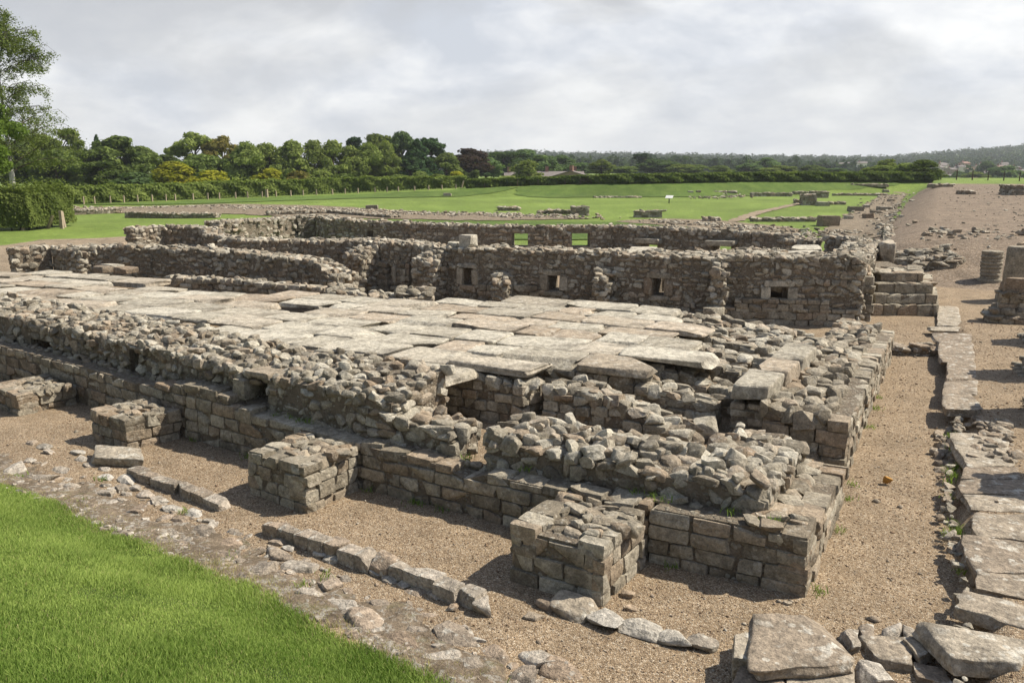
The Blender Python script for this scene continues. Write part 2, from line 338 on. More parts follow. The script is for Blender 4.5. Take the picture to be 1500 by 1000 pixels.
class SB:
    """collects stones (and their earth core) of ONE wall or part"""
    def __init__(s, seed): s.rng = np.random.default_rng(seed); s.st = {}; s.cV = []; s.cQ = []; s.nc = 0
    def add(s, style, c, h, A, rot):
        s.st.setdefault(style, []).append((c, h, A, rot))
    def face(s, a, b, zb, zt, style='rubble', hole=(), ch=(.13, .2), cl=(.2, .45), dep=.26, jit=.02, rot=.05, lean=0., drop=.0):
        r = s.rng; a = np.array(a[:2], float); b = np.array(b[:2], float); Lh = np.linalg.norm(b-a); u = (b-a)/Lh; n = np.array([u[1], -u[0]])
        ztf = (lambda q: zt) if np.isscalar(zt) else (lambda q: np.interp(q, [k*Lh for k, _ in zt], [v for _, v in zt]))
        zbf = (lambda q: zb) if np.isscalar(zb) else (lambda q: np.interp(q, [k*Lh for k, _ in zb], [v for _, v in zb]))
        zmax = zt if np.isscalar(zt) else max(v for _, v in zt); zmin = zb if np.isscalar(zb) else min(v for _, v in zb)
        A = np.array([[u[0], n[0], 0], [u[1], n[1], 0], [0, 0, 1.]])
        z = zmin
        while z < zmax:
            hh = r.uniform(*ch); q = -r.uniform(0, cl[0]*.7)
            while q < Lh:
                l = r.uniform(*cl)*(1 if style != 'rubble' or r.random() < .8 else .6); q0, q1 = max(q, 0.), min(q+l, Lh); q += l
                if q1-q0 < .07: continue
                m = (q0+q1)/2; top = ztf(m); zc = z+hh/2+(r.normal(0, .012) if style == 'rubble' else 0); h2 = hh
                if z < zbf(m)-hh*.6: continue
                if zc > top: continue
                if z+hh > top+.03: h2 = max(top-z, hh*.6); zc = z+h2/2
                if drop and top-z < .5 and r.random() < drop: continue
                if any(h0-.02 < q1 and q0 < h1+.02 and z+h2 > g0+.015 and z < g1-.015 for h0, h1, g0, g1 in hole): 
                    ok = False
                    for h0, h1, g0, g1 in hole:
                        if h0-.02 < q1 and q0 < h1+.02 and z+h2 > g0+.015 and z < g1-.015:
                            if m < (h0+h1)/2: q1 = min(q1, h0-.005)
                            else: q0 = max(q0, h1+.005)
                    if q1-q0 < .06: continue
                    m = (q0+q1)/2
                d = dep*r.uniform(.8, 1.2); off = r.normal(0, jit)-(zc-zmin)*lean
                c = np.array([*(a+u*m+n*(off-d/2)), zc])
                g = .008 if style == 'ashlar' else .0
                ext = 1. if style == 'ashlar' else r.uniform(.98, 1.16)
                s.add(style, c, np.array([(q1-q0)/2*ext-g, d/2, h2/2*(ext if style != 'ashlar' else 1)-g*.7]), A, r.normal(0, rot, 3)*np.array([1, 1.6, 1]))
            z += hh
    def top(s, a, b, th, zf, zk, size=(.14, .34), style='top', inset=.02, drop=0., jz=.025, t0=0., rot=.14, flat=.55, seam=.86):
        r = s.rng; a = np.array(a[:2], float); b = np.array(b[:2], float); Lh = np.linalg.norm(b-a); u = (b-a)/Lh; n = np.array([u[1], -u[0]])
        f = lambda zz, q: zz if np.isscalar(zz) else np.interp(q, [k*Lh for k, _ in zz], [v for _, v in zz])
        tt = t0
        while tt < th-.05:
            wd = r.uniform(*size)*.85; q = -r.uniform(0, .1)
            wd = min(wd, max(th-tt, .12))
            while q < Lh:
                l = r.uniform(*size)*1.15; m = q+l/2; q += l
                if m > Lh or m < 0 or r.random() < drop: continue
                tm = tt+wd/2+r.normal(0, .02); k = min(max(tm/th, 0), 1)
                z = f(zf, m)*(1-k**.7)+f(zk, m)*k**.7
                hz = r.uniform(.06, .13)*(flat/.55)
                ang = r.normal(0, .35); cu, su = math.cos(ang), math.sin(ang)
                u2 = u*cu+n*su; n2 = n*cu-u*su
                A = np.array([[u2[0], n2[0], 0], [u2[1], n2[1], 0], [0, 0, 1.]])
                s.add(style, np.array([*(a+u*m-n*tm), z-hz*.55+r.normal(0, jz)]), np.array([l/2*1.04, wd/2*1.08, hz]), A, r.normal(0, rot, 3))
            tt += wd*seam
    def block(s, c, dims, u=(1, 0), style='ashlar', rot=.02):
        u = np.array(u, float); u /= np.linalg.norm(u); n = np.array([u[1], -u[0]])
        s.add(style, np.array(c, float), np.array(dims, float)/2, np.array([[u[0], n[0], 0], [u[1], n[1], 0], [0, 0, 1.]]), s.rng.normal(0, rot, 3))
    def corebox(s, P4, z0, z1):     # P4: plan corners, z1: heights per corner
        V = [(*p, z0) for p in P4]+[(*p, zz) for p, zz in zip(P4, z1)]
        o_ = s.nc; s.cV += V; s.nc += 8
        s.cQ += [[o_+3, o_+2, o_+1, o_], [o_+4, o_+5, o_+6, o_+7]]+[[o_+i, o_+(i+1) % 4, o_+4+(i+1) % 4, o_+4+i] for i in range(4)]
    def core(s, a, b, th, zb, zf, zk, inset=.04, low=.06, hole=(), ends=(.06, .06)):
        a = np.array(a[:2], float); b = np.array(b[:2], float); Lh = np.linalg.norm(b-a); u = (b-a)/Lh; n = np.array([u[1], -u[0]])
        f = lambda zz, q: zz if np.isscalar(zz) else float(np.interp(q, [k*Lh for k, _ in zz], [v for _, v in zz]))
        br = sorted(set([ends[0], Lh-ends[1]]+[h for hh in hole for h in hh[:2]]+list(np.arange(ends[0], Lh-ends[1], .35))))
        for q0, q1 in zip(br[:-1], br[1:]):
            if q1-q0 < .01: continue
            ts = np.linspace(inset, th-inset, 4)
            for t0, t1 in zip(ts[:-1], ts[1:]):
                P4 = [tuple(a+u*q-n*t_) for q, t_ in ((q0, t0), (q1, t0), (q1, t1), (q0, t1))]
                zs = [f(zf, q)*(1-(t_/th)**.7)+f(zk, q)*(t_/th)**.7-low for q, t_ in ((q0, t0), (q1, t0), (q1, t1), (q0, t1))]
                hs = [h for h in hole if h[0] < (q0+q1)/2 < h[1]]
                zb_ = f(zb, (q0+q1)/2)
                if hs:
                    if hs[0][2] > zb_+.02: s.corebox(P4, zb_, [min(z_, hs[0][2]) for z_ in zs])
                    if min(zs) > hs[0][3]: s.corebox(P4, hs[0][3], zs)
                elif min(zs) > zb_: s.corebox(P4, zb_, zs)
    STY = dict(rubble=(5, .12, .03, 7, 28), top=(5, .17, .035, 7, 28), ashlar=(9, .04, .02, 1, 50), slab=(12, .055, .028, 1, 40), kerb=(5, .09, .045, 2, 40))
    NEXP = dict(rubble=9, top=6, ashlar=15, slab=16, kerb=7)
    def build(s, name, mat, K=5, parent=None, loc=None, core='earth_core', mats=None):
        Vs = []; Qs = []; ra = []; rb = []; mi = []; o_ = 0; mlist = [mat]+([core] if s.cV else [])
        for sty, L in s.st.items():
            _, camp, namp, cuts, _a = SB.STY[sty]
            Ks = K if sty != 'slab' else K+5
            p, Q = unit_stones(len(L), Ks, SB.NEXP[sty], camp, namp, cuts, s.rng)
            c = np.array([x[0] for x in L]); h = np.array([x[1] for x in L]); A = np.array([x[2] for x in L]); rt = rotv(np.array([x[3] for x in L]))
            p = np.einsum('nij,nmj->nmi', A@rt, p*h[:, None, :])+c[:, None, :]
            N, m_, _ = p.shape; Vs.append(p.reshape(-1, 3))
            Qs.append((Q[None]+(np.arange(N)*m_)[:, None, None]+o_).reshape(-1, 4)); o_ += N*m_
            ra.append(np.repeat(s.rng.random(N), m_)); rb.append(np.repeat(s.rng.random(N), m_)); mi.append(np.zeros(N*len(Q), int))
        if s.cV:
            V = np.array(s.cV); Vs.append(V); Qs.append(np.array(s.cQ)+o_); o_ += len(V)
            ra.append(np.full(len(V), .5)); rb.append(np.full(len(V), .3)); mi.append(np.ones(len(s.cQ), int))
        V = np.concatenate(Vs)
        if parent is not None: loc = parent.location
        elif loc is None: loc = (V[:, 0].mean(), V[:, 1].mean(), V[:, 2].min())
        return put(name, V, np.concatenate(Qs), mlist, loc, parent, pa=dict(ra=np.concatenate(ra), rb=np.concatenate(rb)), mi=np.concatenate(mi), sharp=34)
def lerp_at(P, k):        # polyline of (x,y,..) rows, position by fraction of length
    P = np.array(P, float); d = np.concatenate([[0], np.cumsum(np.linalg.norm(np.diff(P[:, :2], axis=0), axis=1))]); return np.array([np.interp(k*d[-1], d, P[:, i]) for i in range(P.shape[1])])
def simple_wall(sb, P, th, zb, style='rubble', back=True, ends=True, topsize=(.14, .34), ch=(.12, .2), cl=(.18, .42), low=.045, jit=.03, rot=.07, holes=None, dep=.26, drop=0., fdrop=0., toprot=.14, tflat=.55):
    """P: rows (x,y,ztop_front,ztop_back) from left to right seen from the front"""
    for i, (p, q) in enumerate(zip(P[:-1], P[1:])):
        a, b = np.array(p[:2]), np.array(q[:2]); Lh = np.linalg.norm(b-a); u = (b-a)/Lh; n = np.array([u[1], -u[0]])
        hl = (holes or {}).get(i, ())
        nseg = max(2, int(Lh/.5)); kk = np.linspace(0, 1, nseg+1); jz = sb.rng.normal(0, .025, nseg+1)
        zf = [(k, p[2]*(1-k)+q[2]*k+j) for k, j in zip(kk, jz)]; zk = [(k, p[3]*(1-k)+q[3]*k+j) for k, j in zip(kk, jz)]
        z0 = [(0, zb[i]), (1, zb[i+1])] if hasattr(zb, '__len__') else zb
        sb.face(a, b, z0, zf, style, hl, ch, cl, dep, jit, rot, drop=fdrop)
        if back:
            hb = [(Lh-h1, Lh-h0, g0, g1) for h0, h1, g0, g1 in hl]
            sb.face(b-n*th, a-n*th, z0, [(1-k, z_) for k, z_ in zk][::-1], style, hb, ch, cl, dep, jit, rot)
        if ends:
            zz = z0 if np.isscalar(z0) else z0[0][1]
            if i == 0: sb.face(a-n*th, a, zz, [(0, p[3]), (1, p[2])], style, (), ch, cl, dep, jit, rot)
            zz = z0 if np.isscalar(z0) else z0[1][1]
            if i == len(P)-2: sb.face(b, b-n*th, zz, [(0, q[2]), (1, q[3])], style, (), ch, cl, dep, jit, rot)
        sb.top(a, b, th, zf, zk, topsize, drop=drop, rot=toprot, flat=tflat)
        sb.core(a, b, th, z0, zf, zk, hole=hl, low=low, ends=(.06 if i == 0 else -.03, .06 if i == len(P)-2 else -.03))
# ------------------------------------------------------------------ ground
def axis(lo, hi, st, far0, far1, gr):
    a = list(np.arange(lo, hi+1e-6, st)); d = st
    while a[-1] < far1: d = min(d*gr, 220); a.append(a[-1]+d)
    d = st
    while a[0] > far0: d = min(d*gr, 220); a.insert(0, a[0]-d)
    return np.array(a)
gx = axis(-20, 5, .125, -3500, 2600, 1.03); gy = axis(2, 26, .125, -6, 4200, 1.03)
X_, Y_ = np.meshgrid(gx, gy); Z_ = terrain(X_, Y_)
nr = np.random.default_rng(5)
def wob(x, y, s, seed):     # cheap smooth noise
    r = np.random.default_rng(seed); o_ = 0
    for k in range(7):
        a = r.uniform(0, 6.28); f = s*1.6**(k % 4); o_ = o_+np.sin((x*math.cos(a)+y*math.sin(a))*f+r.uniform(0, 6.28))/(1+(k % 4))
    return o_/3
Z_ = Z_+.018*wob(X_, Y_, 2.2, 3)*(Y_ < 30)
# inner earth level of the granary
def inpoly(x, y, P):
    P = np.array(P)[:, :2]; c = np.zeros(np.shape(x), bool); j = len(P)-1
    for i in range(len(P)):
        xi, yi = P[i]; xj, yj = P[j]
        c ^= ((yi > y) != (yj > y)) & (x < (xj-xi)*(y-yi)/(yj-yi+1e-12)+xi); j = i
    return c
INNER = [(-1.4, 9.6), (-5, 9.6), (-11, 10.4), (-24, 12.2), (-24, 18.6), (-5, 20), (-1.2, 21.8)]
Z_ = np.where(inpoly(X_, Y_, INNER), np.maximum(Z_, .38), Z_)
ii = np.arange(X_.size).reshape(X_.shape)
Q = np.stack([ii[:-1, :-1], ii[:-1, 1:], ii[1:, 1:], ii[1:, :-1]], -1).reshape(-1, 4)
cx = X_.ravel()[Q].mean(1); cy = Y_.ravel()[Q].mean(1); Dc = -cx*math.sin(YAW)+cy*math.cos(YAW)
gr = (Dc > 43.5) & ~((cx > -3.2+.35*wob(cx, cy, .5, 4)) & (cy < 108) & (cx < 60))
eg = np.interp(cx, EDGE[:, 0], EDGE[:, 1])-cy+.14*wob(cx, cy, 3.1, 8)
lawnm = (eg > .12) & (cx < 1.2) & (cy < 9)
cornerg = (np.hypot(cx-2.2, cy-6.9)+.12*wob(cx, cy, 4, 2) < .62)
VV = np.stack([X_.ravel(), Y_.ravel(), Z_.ravel()], 1)
def sub(name, mask, mat):
    q = Q[mask]; u, inv = np.unique(q, return_inverse=True)
    o = put(name, VV[u], inv.reshape(q.shape), mat, smooth=True); tag(o, kind='structure'); return o
tag(sub('meadow', gr & ~lawnm, 'lawn'), kind='structure')
roadm = (cy > 36+.6*wob(cx, cy, .6, 6)) & (cx > -4)
sub('gravel_ground', ~gr & ~lawnm & ~cornerg & ~roadm, 'gravel'); sub('old_road', ~gr & ~lawnm & ~cornerg & roadm, 'road_dirt')
sub('lawn_bank', lawnm | (cornerg & ~gr), 'turf_soil')
def drape(name, pts, step, off, mat, px=True, z_add=None, wobble=.25, kind='structure'):
    """sheet of real ground cover over the terrain; outline given as points seen on the ground"""
    P = [G(*p)[:2] for p in pts] if px else [np.array(p[:2], float) for p in pts]
    B = []
    r = np.random.default_rng(len(name)*7+len(pts))
    for a, b in zip(P, P[1:]+P[:1]):
        n = max(1, int(np.linalg.norm(b-a)/step)); d = (b-a)/max(np.linalg.norm(b-a), 1e-6)
        for k in range(n): B.append(a+(b-a)*k/n+(np.array([-d[1], d[0]])*r.normal(0, wobble*step) if k else 0))
    B = np.array(B); x0, y0 = B.min(0); x1, y1 = B.max(0)
    st = max(step, math.sqrt((x1-x0)*(y1-y0)/9000))
    gx_, gy_ = np.meshgrid(np.arange(x0, x1, st), np.arange(y0, y1, st)); g = np.stack([gx_.ravel(), gy_.ravel()], 1)+r.normal(0, st*.15, (gx_.size, 2))
    g = g[inpoly(g[:, 0], g[:, 1], B)]
    vs = [Vector(v) for v in B]+[Vector(v) for v in g]
    nb = len(B); res = delaunay_2d_cdt(vs, [(i, (i+1) % nb) for i in range(nb)], [list(range(nb))], 1, 1e-5)
    V2 = np.array([v[:] for v in res[0]]); z = terrain(V2[:, 0], V2[:, 1])+off
    if z_add is not None: z = z+z_add(V2[:, 0], V2[:, 1])
    T = np.array([f for f in res[2] if len(f) == 3])
    V3 = np.column_stack([V2, z]); 
    o = put(name, V3, T, mat, smooth=True); return tag(o, kind=kind)
drape('gravel_path', [(-40, 366), (60, 352), (140, 350), (215, 346), (215, 372), (100, 385), (20, 400), (-40, 420)], 1., .05, 'pebble_path')
drape('rubble_strip', [(92, 306), (180, 303), (330, 299), (450, 301), (560, 307), (660, 313), (800, 316), (868, 321), (700, 324), (560, 321), (420, 318), (320, 313), (100, 312)], .8, .05, 'dirt')
drape('rubble_strip', [(960, 321), (1040, 322), (1120, 330), (1170, 336), (1170, 344), (1000, 333), (900, 325)], .8, .05, 'dirt')
drape('stony_track', [(1062, 325), (1100, 312), (1166, 298), (1176, 299), (1120, 312), (1085, 325)], .5, .05, 'pebble_path')
drape('stony_track', [(1195, 345), (1235, 318), (1262, 303), (1296, 285), (1330, 278), (1318, 300), (1300, 345)], .8, .05, 'dirt')
drape('bank_grass', [(40, 297), (300, 297), (470, 293), (640, 282), (760, 275), (760, 287), (800, 290), (1000, 289), (1130, 284), (1250, 278), (1318, 270), (1300, 264.5), (1100, 265.5), (900, 269), (700, 276), (500, 286), (300, 294), (100, 301)][4:18], 1.2, .07, 'rough_grass')
drape('rough_grass_strip', [(560, 345), (740, 352), (900, 352), (1020, 352), (1160, 352), (1150, 345), (1000, 333.5), (900, 326), (700, 325), (560, 322.5)], .8, .06, 'rough_grass')
# ------------------------------------------------------------------ the near granary: front wall
FL = np.array([(-25, 11.9), (-15, 10.4), (-11.25, 9.76), (-7.16, 9.23), (-2.75, 8.88), (-.96, 8.82)])
def fy(x): return float(np.interp(x, FL[:, 0], FL[:, 1]))
def on_face(px, py, off=0.):       # point of the front-wall face (pushed back by off) seen there
    d = ray(px, py); lo, hi = 1., 80.
    for _ in range(60):
        m = (lo+hi)/2; q = CP+d*m
        if q[1] < fy(q[0])+off: lo = m
        else: hi = m
    return q
fw = empty('granary_front_wall', (-8, 9.3, 0), 'long ruined front wall of the near granary with buttresses, dressed courses below and rough rubble core above', 'ruined wall')
sb = SB(21)
ztp = [(-25, .8), (-15, .8), (-12.3, .78), (-11.2, .96), (-10.2, .92), (-10.1, .72), (-9, .7), (-7.16, .68), (-5.5, .64), (-5.35, .5), (-5.2, .5), (-5.15, .66), (-4, .66), (-2.75, .7), (-.96, .72)]
tx = [v[0] for v in ztp]; tz = [v[1] for v in ztp]
for a, b in zip(FL[:-1], FL[1:]):
    Lh = np.linalg.norm(b-a); ks = np.linspace(0, 1, 25); zt = [(k, float(np.interp(a[0]+(b[0]-a[0])*k, tx, tz))) for k in ks]
    sb.face(a, b, -.06, zt, 'ashlar', (), (.17, .22), (.26, .58), .34, .01, .014)
    sb.core(a, b, .5, -.1, zt, zt, inset=.035, low=.04)
    for k0, k1 in zip(ks[:-1], ks[1:]): pass
    sb.top(a, b, .5, [(k, z-.035) for k, z in zt], [(k, z-.02) for k, z in zt], (.1, .2), drop=.3, t0=.27, flat=.35)
# return of the plinth round the right-hand corner
cnr = np.array([-.96, 8.82]); ret = np.array([-.87, 11.9])
sb.face(cnr, ret, -.06, [(0, .72), (.5, .62), (1, .5)], 'ashlar', (), (.17, .22), (.32, .62), .34, .01, .012)
sb.core(cnr, ret, .9, -.1, [(0, .72), (1, .5)], [(0, .7), (1, .5)], inset=.035, low=.05)
sb.top(cnr, ret, .6, [(0, .7), (1, .48)], [(0, .74), (1, .52)], (.18, .34), t0=.3, drop=.15, flat=.25, jz=.01, rot=.05)
sb.build('plinth', 'dressed_stone', 5, fw)
# buttresses
def buttress(FLp, FRp, BRp, zt, seed):
    sb = SB(seed); FLp, FRp, BRp = (np.array(p, float) for p in (FLp, FRp, BRp)); BLp = FLp+(BRp-FRp)
    for a, b in ((FLp, FRp), (FRp, BRp), (BLp, FLp)):
        sb.face(a, b, -.06, zt, 'ashlar', (), (.165, .22), (.22, .46), .3, .01, .016)
    cc = (FLp+FRp+BRp+BLp)/4; sb.corebox([tuple(cc+(p-cc)*.93) for p in (FLp, FRp, BRp, BLp)], -.1, [zt-.07]*4)
    sb.top(FLp+.05, FRp-.05, np.linalg.norm(BRp-FRp)-.1, zt-.045, zt-.015, (.1, .26), drop=.15, t0=.2, jz=.015, flat=.35, rot=.08)
    return sb.build('buttress', 'dressed_stone', 5, fw)
buttress((-3.98, 7.74), (-2.84, 7.66), (-2.74, 8.8), .68, 31)
buttress((-8.44, 8.34), (-7.24, 8.15), (-7.16, 9.2), .66, 32)
buttress((-12.63, 8.98), (-11.6, 8.84), (-11.3, 9.74), .55, 33)
buttress((-16.3, 9.5), (-15.03, 9.25), (-14.9, 10.36), .42, 34)
# rubble core above the plinth
sb = SB(41)
VX0 = on_face(376, 575, .3)[0]
STEP = .3
def wl(x, off=STEP): return (x, fy(x)+off)
def vent(px0, px1, py0, py1, a, off):
    q0 = on_face(px0, py0, off); q1 = on_face(px1, py1, off); return (np.linalg.norm(q0[:2]-np.array(a)), np.linalg.norm(q1[:2]-np.array(a)), q1[2], q0[2])
# left-hand part: high sloping rubble
LP = [(*wl(-25, .45), 1.3, 1.4), (*wl(-19, .42), 1.3, 1.42), (*wl(-15.5, .4), 1.32, 1.44), (*wl(-13.2, .38), 1.3, 1.46), (*wl(-11.3, .35), 1.27, 1.48), (*wl(-9.2, .3), 1.25, 1.5), (*wl(-7.7, .3), 1.27, 1.53), (*wl(-6.75, .3), 1.2, 1.5)]
hol = {}
for i in range(len(LP)-1):
    a, b = LP[i], LP[i+1]
    for (p0, p1, q0, q1) in ((360, 393, 552, 594), (36, 68, 496, 530), (182, 202, 512, 554)):
        m = on_face((p0+p1)/2, (q0+q1)/2, .33)
        if a[0] <= m[0] < b[0]: hol.setdefault(i, []).append(vent(p0, p1, q0, q1, a[:2], .33))
simple_wall(sb, LP, 1.35, .55, 'rubble', back=False, ends=True, topsize=(.12, .3), ch=(.1, .19), cl=(.13, .36), jit=.035, rot=.1, holes=hol, toprot=.16, tflat=.46, low=.025, drop=.1, fdrop=.02)
# stepped pier at its right end
simple_wall(sb, [(*wl(-6.8, .36), .98, 1.0), (*wl(-5.75, .34), .92, .95)], .75, .5, 'rubble', back=False, ch=(.14, .22), cl=(.18, .36), jit=.03, rot=.08, topsize=(.18, .36))
# broken boulders sliding off the slope
for _ in range(70):
    x = sb.rng.uniform(-14, -6.6); t_ = sb.rng.uniform(.0, .9); z = 1.24+.25*t_**.7
    d = sb.rng.uniform(.09, .17)
    if abs(x-VX0) < .5 and t_ < .5: continue
    sb.block((x, fy(x)+.3+t_*1.3, z+.0), (d*sb.rng.uniform(1, 1.7), d*1.2, d*sb.rng.uniform(.7, 1.)), (math.cos(sb.rng.uniform(-.6, .6)), sb.rng.uniform(-.5, .5)), 'top', .3)
# right-hand part
RP = [(-5.2, fy(-5.2)+.3, .98, 1.1), (-4, fy(-4)+.3, .97, 1.13), (-2.9, fy(-2.9)+.33, .95, 1.1), (-2, fy(-2)+.36, .95, 1.06), (-1.48, fy(-1.4)+.42, .86, 1.0)]
simple_wall(sb, RP, .95, .55, 'rubble', ch=(.12, .24), cl=(.16, .44), jit=.04, rot=.11, topsize=(.13, .34), toprot=.16, tflat=.5, low=.035, drop=.08)
# its return at the corner
simple_wall(sb, [(-1.5, 9.35, .88, 1.04), (-1.42, 10.2, .96, 1.08), (-1.38, 11.5, .88, .98)], .9, .5, 'rubble', ch=(.11, .2), cl=(.13, .32), jit=.05, rot=.15, topsize=(.12, .3), toprot=.17, tflat=.48, low=.035, drop=.08)
for _ in range(30):
    x = sb.rng.uniform(-5.1, -1.6); y = fy(x)+sb.rng.uniform(.36, 1.1); d = sb.rng.uniform(.12, .24)
    sb.block((x, y, 1.0+.1*(y-fy(x))), (d*sb.rng.uniform(1, 1.6), d*1.1, d*.8), (1, sb.rng.uniform(-.7, .7)), 'top', .3)
sb.build('rubble_core', 'rubble_stone', 5, fw)
# lintel and jamb blocks of the vent, kept in the wall
sb = SB(47)
q0 = on_face(362, 556, .3); q1 = on_face(391, 592, .3); cxv = (q0[0]+q1[0])/2; yv = fy(cxv)+.52
sb.block((cxv-.36, yv, (q0[2]+q1[2])/2), (.26, .5, .34), (1, -.12)); sb.block((cxv+.37, yv, (q0[2]+q1[2])/2), (.24, .5, .36), (1, -.12)); sb.block((cxv+.02, yv+.02, q0[2]+.09), (.6, .46, .13), (1, -.12))
sb.block((cxv+.02, fy(cxv)+.16, .66), (.3, .34, .24), (1, -.12))
sb.build('vent_surround', 'dressed_stone', 5, fw)
# ------------------------------------------------------------------ right wall of the near granary
rw = SB(51)
RWP = [(-.95, 12.7, .9, .95), (-.92, 16, .88, .95), (-.86, 19.5, .8, .88), (-.83, 22.2, .7, .8)]
for i, (p, q) in enumerate(zip(RWP[:-1], RWP[1:])):
    rw.face(p, q, -.05, [(0, p[2]), (1, q[2])], 'ashlar', (), (.15, .2), (.28, .5), .36, .012, .016)
    rw.core(p, q, 1.25, -.1, [(0, p[2]), (1, q[2])], [(0, p[3]), (1, q[3])], low=.07)
    rw.top(p, q, 1.25, [(0, p[2]-.01), (1, q[2]-.01)], [(0, p[3]+.05), (1, q[3]+.05)], (.16, .36), t0=.3, drop=.06, jz=.03, flat=.65)
rw.face((-2.2, 12.72), (-.95, 12.7), -.05, .92, 'ashlar', (), (.18, .24), (.36, .6), .4, .02, .02)
rw.face((-2.1, 22.2), (-2.2, 12.72), .2, .9, 'ashlar', (), (.16, .22), (.3, .5), .3, .02, .03)
for x, y, zc in ((-2.0, 13.3, .98), (-1.6, 13.9, 1.0), (-1.75, 15.2, .98), (-1.5, 16.4, .98)): rw.block((x, y, zc), (.34, .3, .22), (1, rw.rng.uniform(-.5, .5)), 'top', .1)
tag(rw.build('granary_end_wall', 'dressed_stone', 5), 'end wall of the near granary beside the gravel trench, dressed outer face and rubble strewn top', 'ruined wall')
# long beam-like blocks lying on its inner edge
for i, (y0, y1, zt) in enumerate(((12.85, 14.0, 1.26), (14.03, 15.15, 1.24), (15.18, 16.5, 1.26))):
    b = SB(60+i); x = -2.5+.2*(i)*.35; b.block((-2.42+.1*i, (y0+y1)/2, zt-.17), (y1-y0-.02, .56, .34), (.06, 1), 'slab', .012)
    tag(b.build('long_block', 'flag_stone', 7), ['nearest of three long squared stone blocks laid end to end along the end wall', 'middle of three long squared stone blocks laid end to end along the end wall', 'farthest of three long squared stone blocks laid end to end along the end wall'][i], 'stone block', 'long blocks laid end to end')
b = SB(66)
b.face((-2.75, 12.98), (-2.2, 12.95), .3, .92, 'ashlar', (), (.1, .15), (.25, .5), .4, .02, .03); b.face((-2.75, 16.5), (-2.75, 12.98), .3, .92, 'ashlar', (), (.12, .18), (.3, .5), .3, .02, .03)
b.core((-2.75, 12.98), (-2.2, 12.95), 3.5, .2, .92, .92, low=.02)
tag(b.build('block_footing', 'rubble_stone', 5), 'low coursed footing carrying the row of long squared blocks', 'ruined wall')
# ------------------------------------------------------------------ dwarf walls under the floor
DW = [(11.85, -7.6, -5.85, 1.13, 1.1, 1), (11.95, -5.55, -3.1, 1.08, .62, 2), (12.95, -7.2, -3.0, 1.14, .82, 3), (13.95, -7.5, -2.75, 1.14, .84, 4), (15.0, -8, -2.75, 1.14, .9, 5), (16.1, -8, -2.75, 1.14, .9, 6), (17.1, -9, -2.1, 1.14, .86, 7), (18.15, -9, -2.1, 1.14, .86, 8), (19.15, -9, -2.05, 1.13, .85, 9)]
for i, (y, x0, x1, za, zb, sd) in enumerate(DW):
    s_ = SB(70+sd); xm = min(max(-4.7, x0+.3), x1-.2)
    simple_wall(s_, [(x0, y+.02, za, za), (xm, y, za-.02, za-.02), (x1, y-.05, zb, zb-.03)], .62, .25, 'ashlar', topsize=(.16, .34), ch=(.13, .18), cl=(.2, .42), low=.06, jit=.02, rot=.035, toprot=.14, tflat=.6)
    tag(s_.build('dwarf_wall', 'rubble_stone', 5 if i < 5 else 4), ['short coursed dwarf wall propping the floor slabs left of the dark channel', 'nearest stepped dwarf wall right of the dark channel, its blocks tumbling to the right', 'second dwarf wall from the front, under the overhanging corner slab', 'third dwarf wall from the front, broken top bare beside the floor edge', 'fourth dwarf wall from the front, beside the middle long block', 'fifth dwarf wall from the front, beside the far long block', 'sixth dwarf wall from the front, just past the long blocks', 'seventh dwarf wall from the front, second from the back', 'rearmost low dwarf wall by the back corner of the slab floor'][i], 'dwarf wall', 'dwarf walls under the floor')
# loose tumbled blocks between them
for i, (x, y, z, l) in enumerate(((-3.55, 11.6, .5, .36), (-4.35, 12.05, .98, .3), (-3.0, 12.5, .62, .36), (-2.55, 11.9, .55, .45), (-2.3, 11.2, .55, .34), (-3.9, 11.2, .5, .42), (-3.2, 10.8, .52, .4), (-2.6, 10.6, .52, .5), (-1.9, 11.9, .55, .42))):
    b = SB(90+i); b.block((x, y, z), (l, l*.75, l*.6), (1, b.rng.uniform(-.8, .8)), 'ashlar', .12)
    tag(b.build('fallen_block', 'rubble_stone', 6), ['squared block tipped at the foot of the nearest dwarf wall', 'pale block perched on the nearest dwarf wall, tilted', 'loose block against the end of the second dwarf wall', 'large loose block in the hollow before the long blocks', 'loose block in the hollow close behind the corner rubble', 'fallen block behind the front rubble wall, left of the hollow', 'fallen block close behind the crest of the front rubble wall', 'wide fallen block behind the front rubble, nearest the corner', 'fallen block below the end wall, right of the hollow'][i], 'stone block', 'fallen blocks inside the near granary')
# ------------------------------------------------------------------ flagstone floor, every slab its own object
def rz(x, y): return 1.3+.012*(x+8)*-.4
FP = [U(px, py, 1.3)[:2] for px, py in ((1040, 458), (1022, 483), (1003, 533), (935, 528), (885, 543), (760, 541), (640, 541), (596, 535), (560, 512), (500, 505), (470, 500), (372, 498), (300, 480), (235, 466), (120, 452), (0, 446), (-160, 436), (-260, 400), (0, 397), (110, 400), (240, 415), (330, 424), (420, 428), (520, 434), (800, 440))]
fr = np.random.default_rng(77); nfl = 0
NAMED = {}
y = 9.2; row = 0
flags = []
while y < 20:
    wdt = fr.uniform(.72, 1.05); x = -36+fr.uniform(0, 1)
    while x < -2.5:
        l = fr.uniform(.7, 1.75); cxm, cym = x+l/2, y+wdt/2+.045*(-8-(x+l/2))*-0
        if inpoly(np.array([cxm]), np.array([cym]), FP)[0] and PX((cxm, cym, 1.3))[0] > -60: flags.append((cxm, cym, l, wdt))
        x += l
    y += wdt
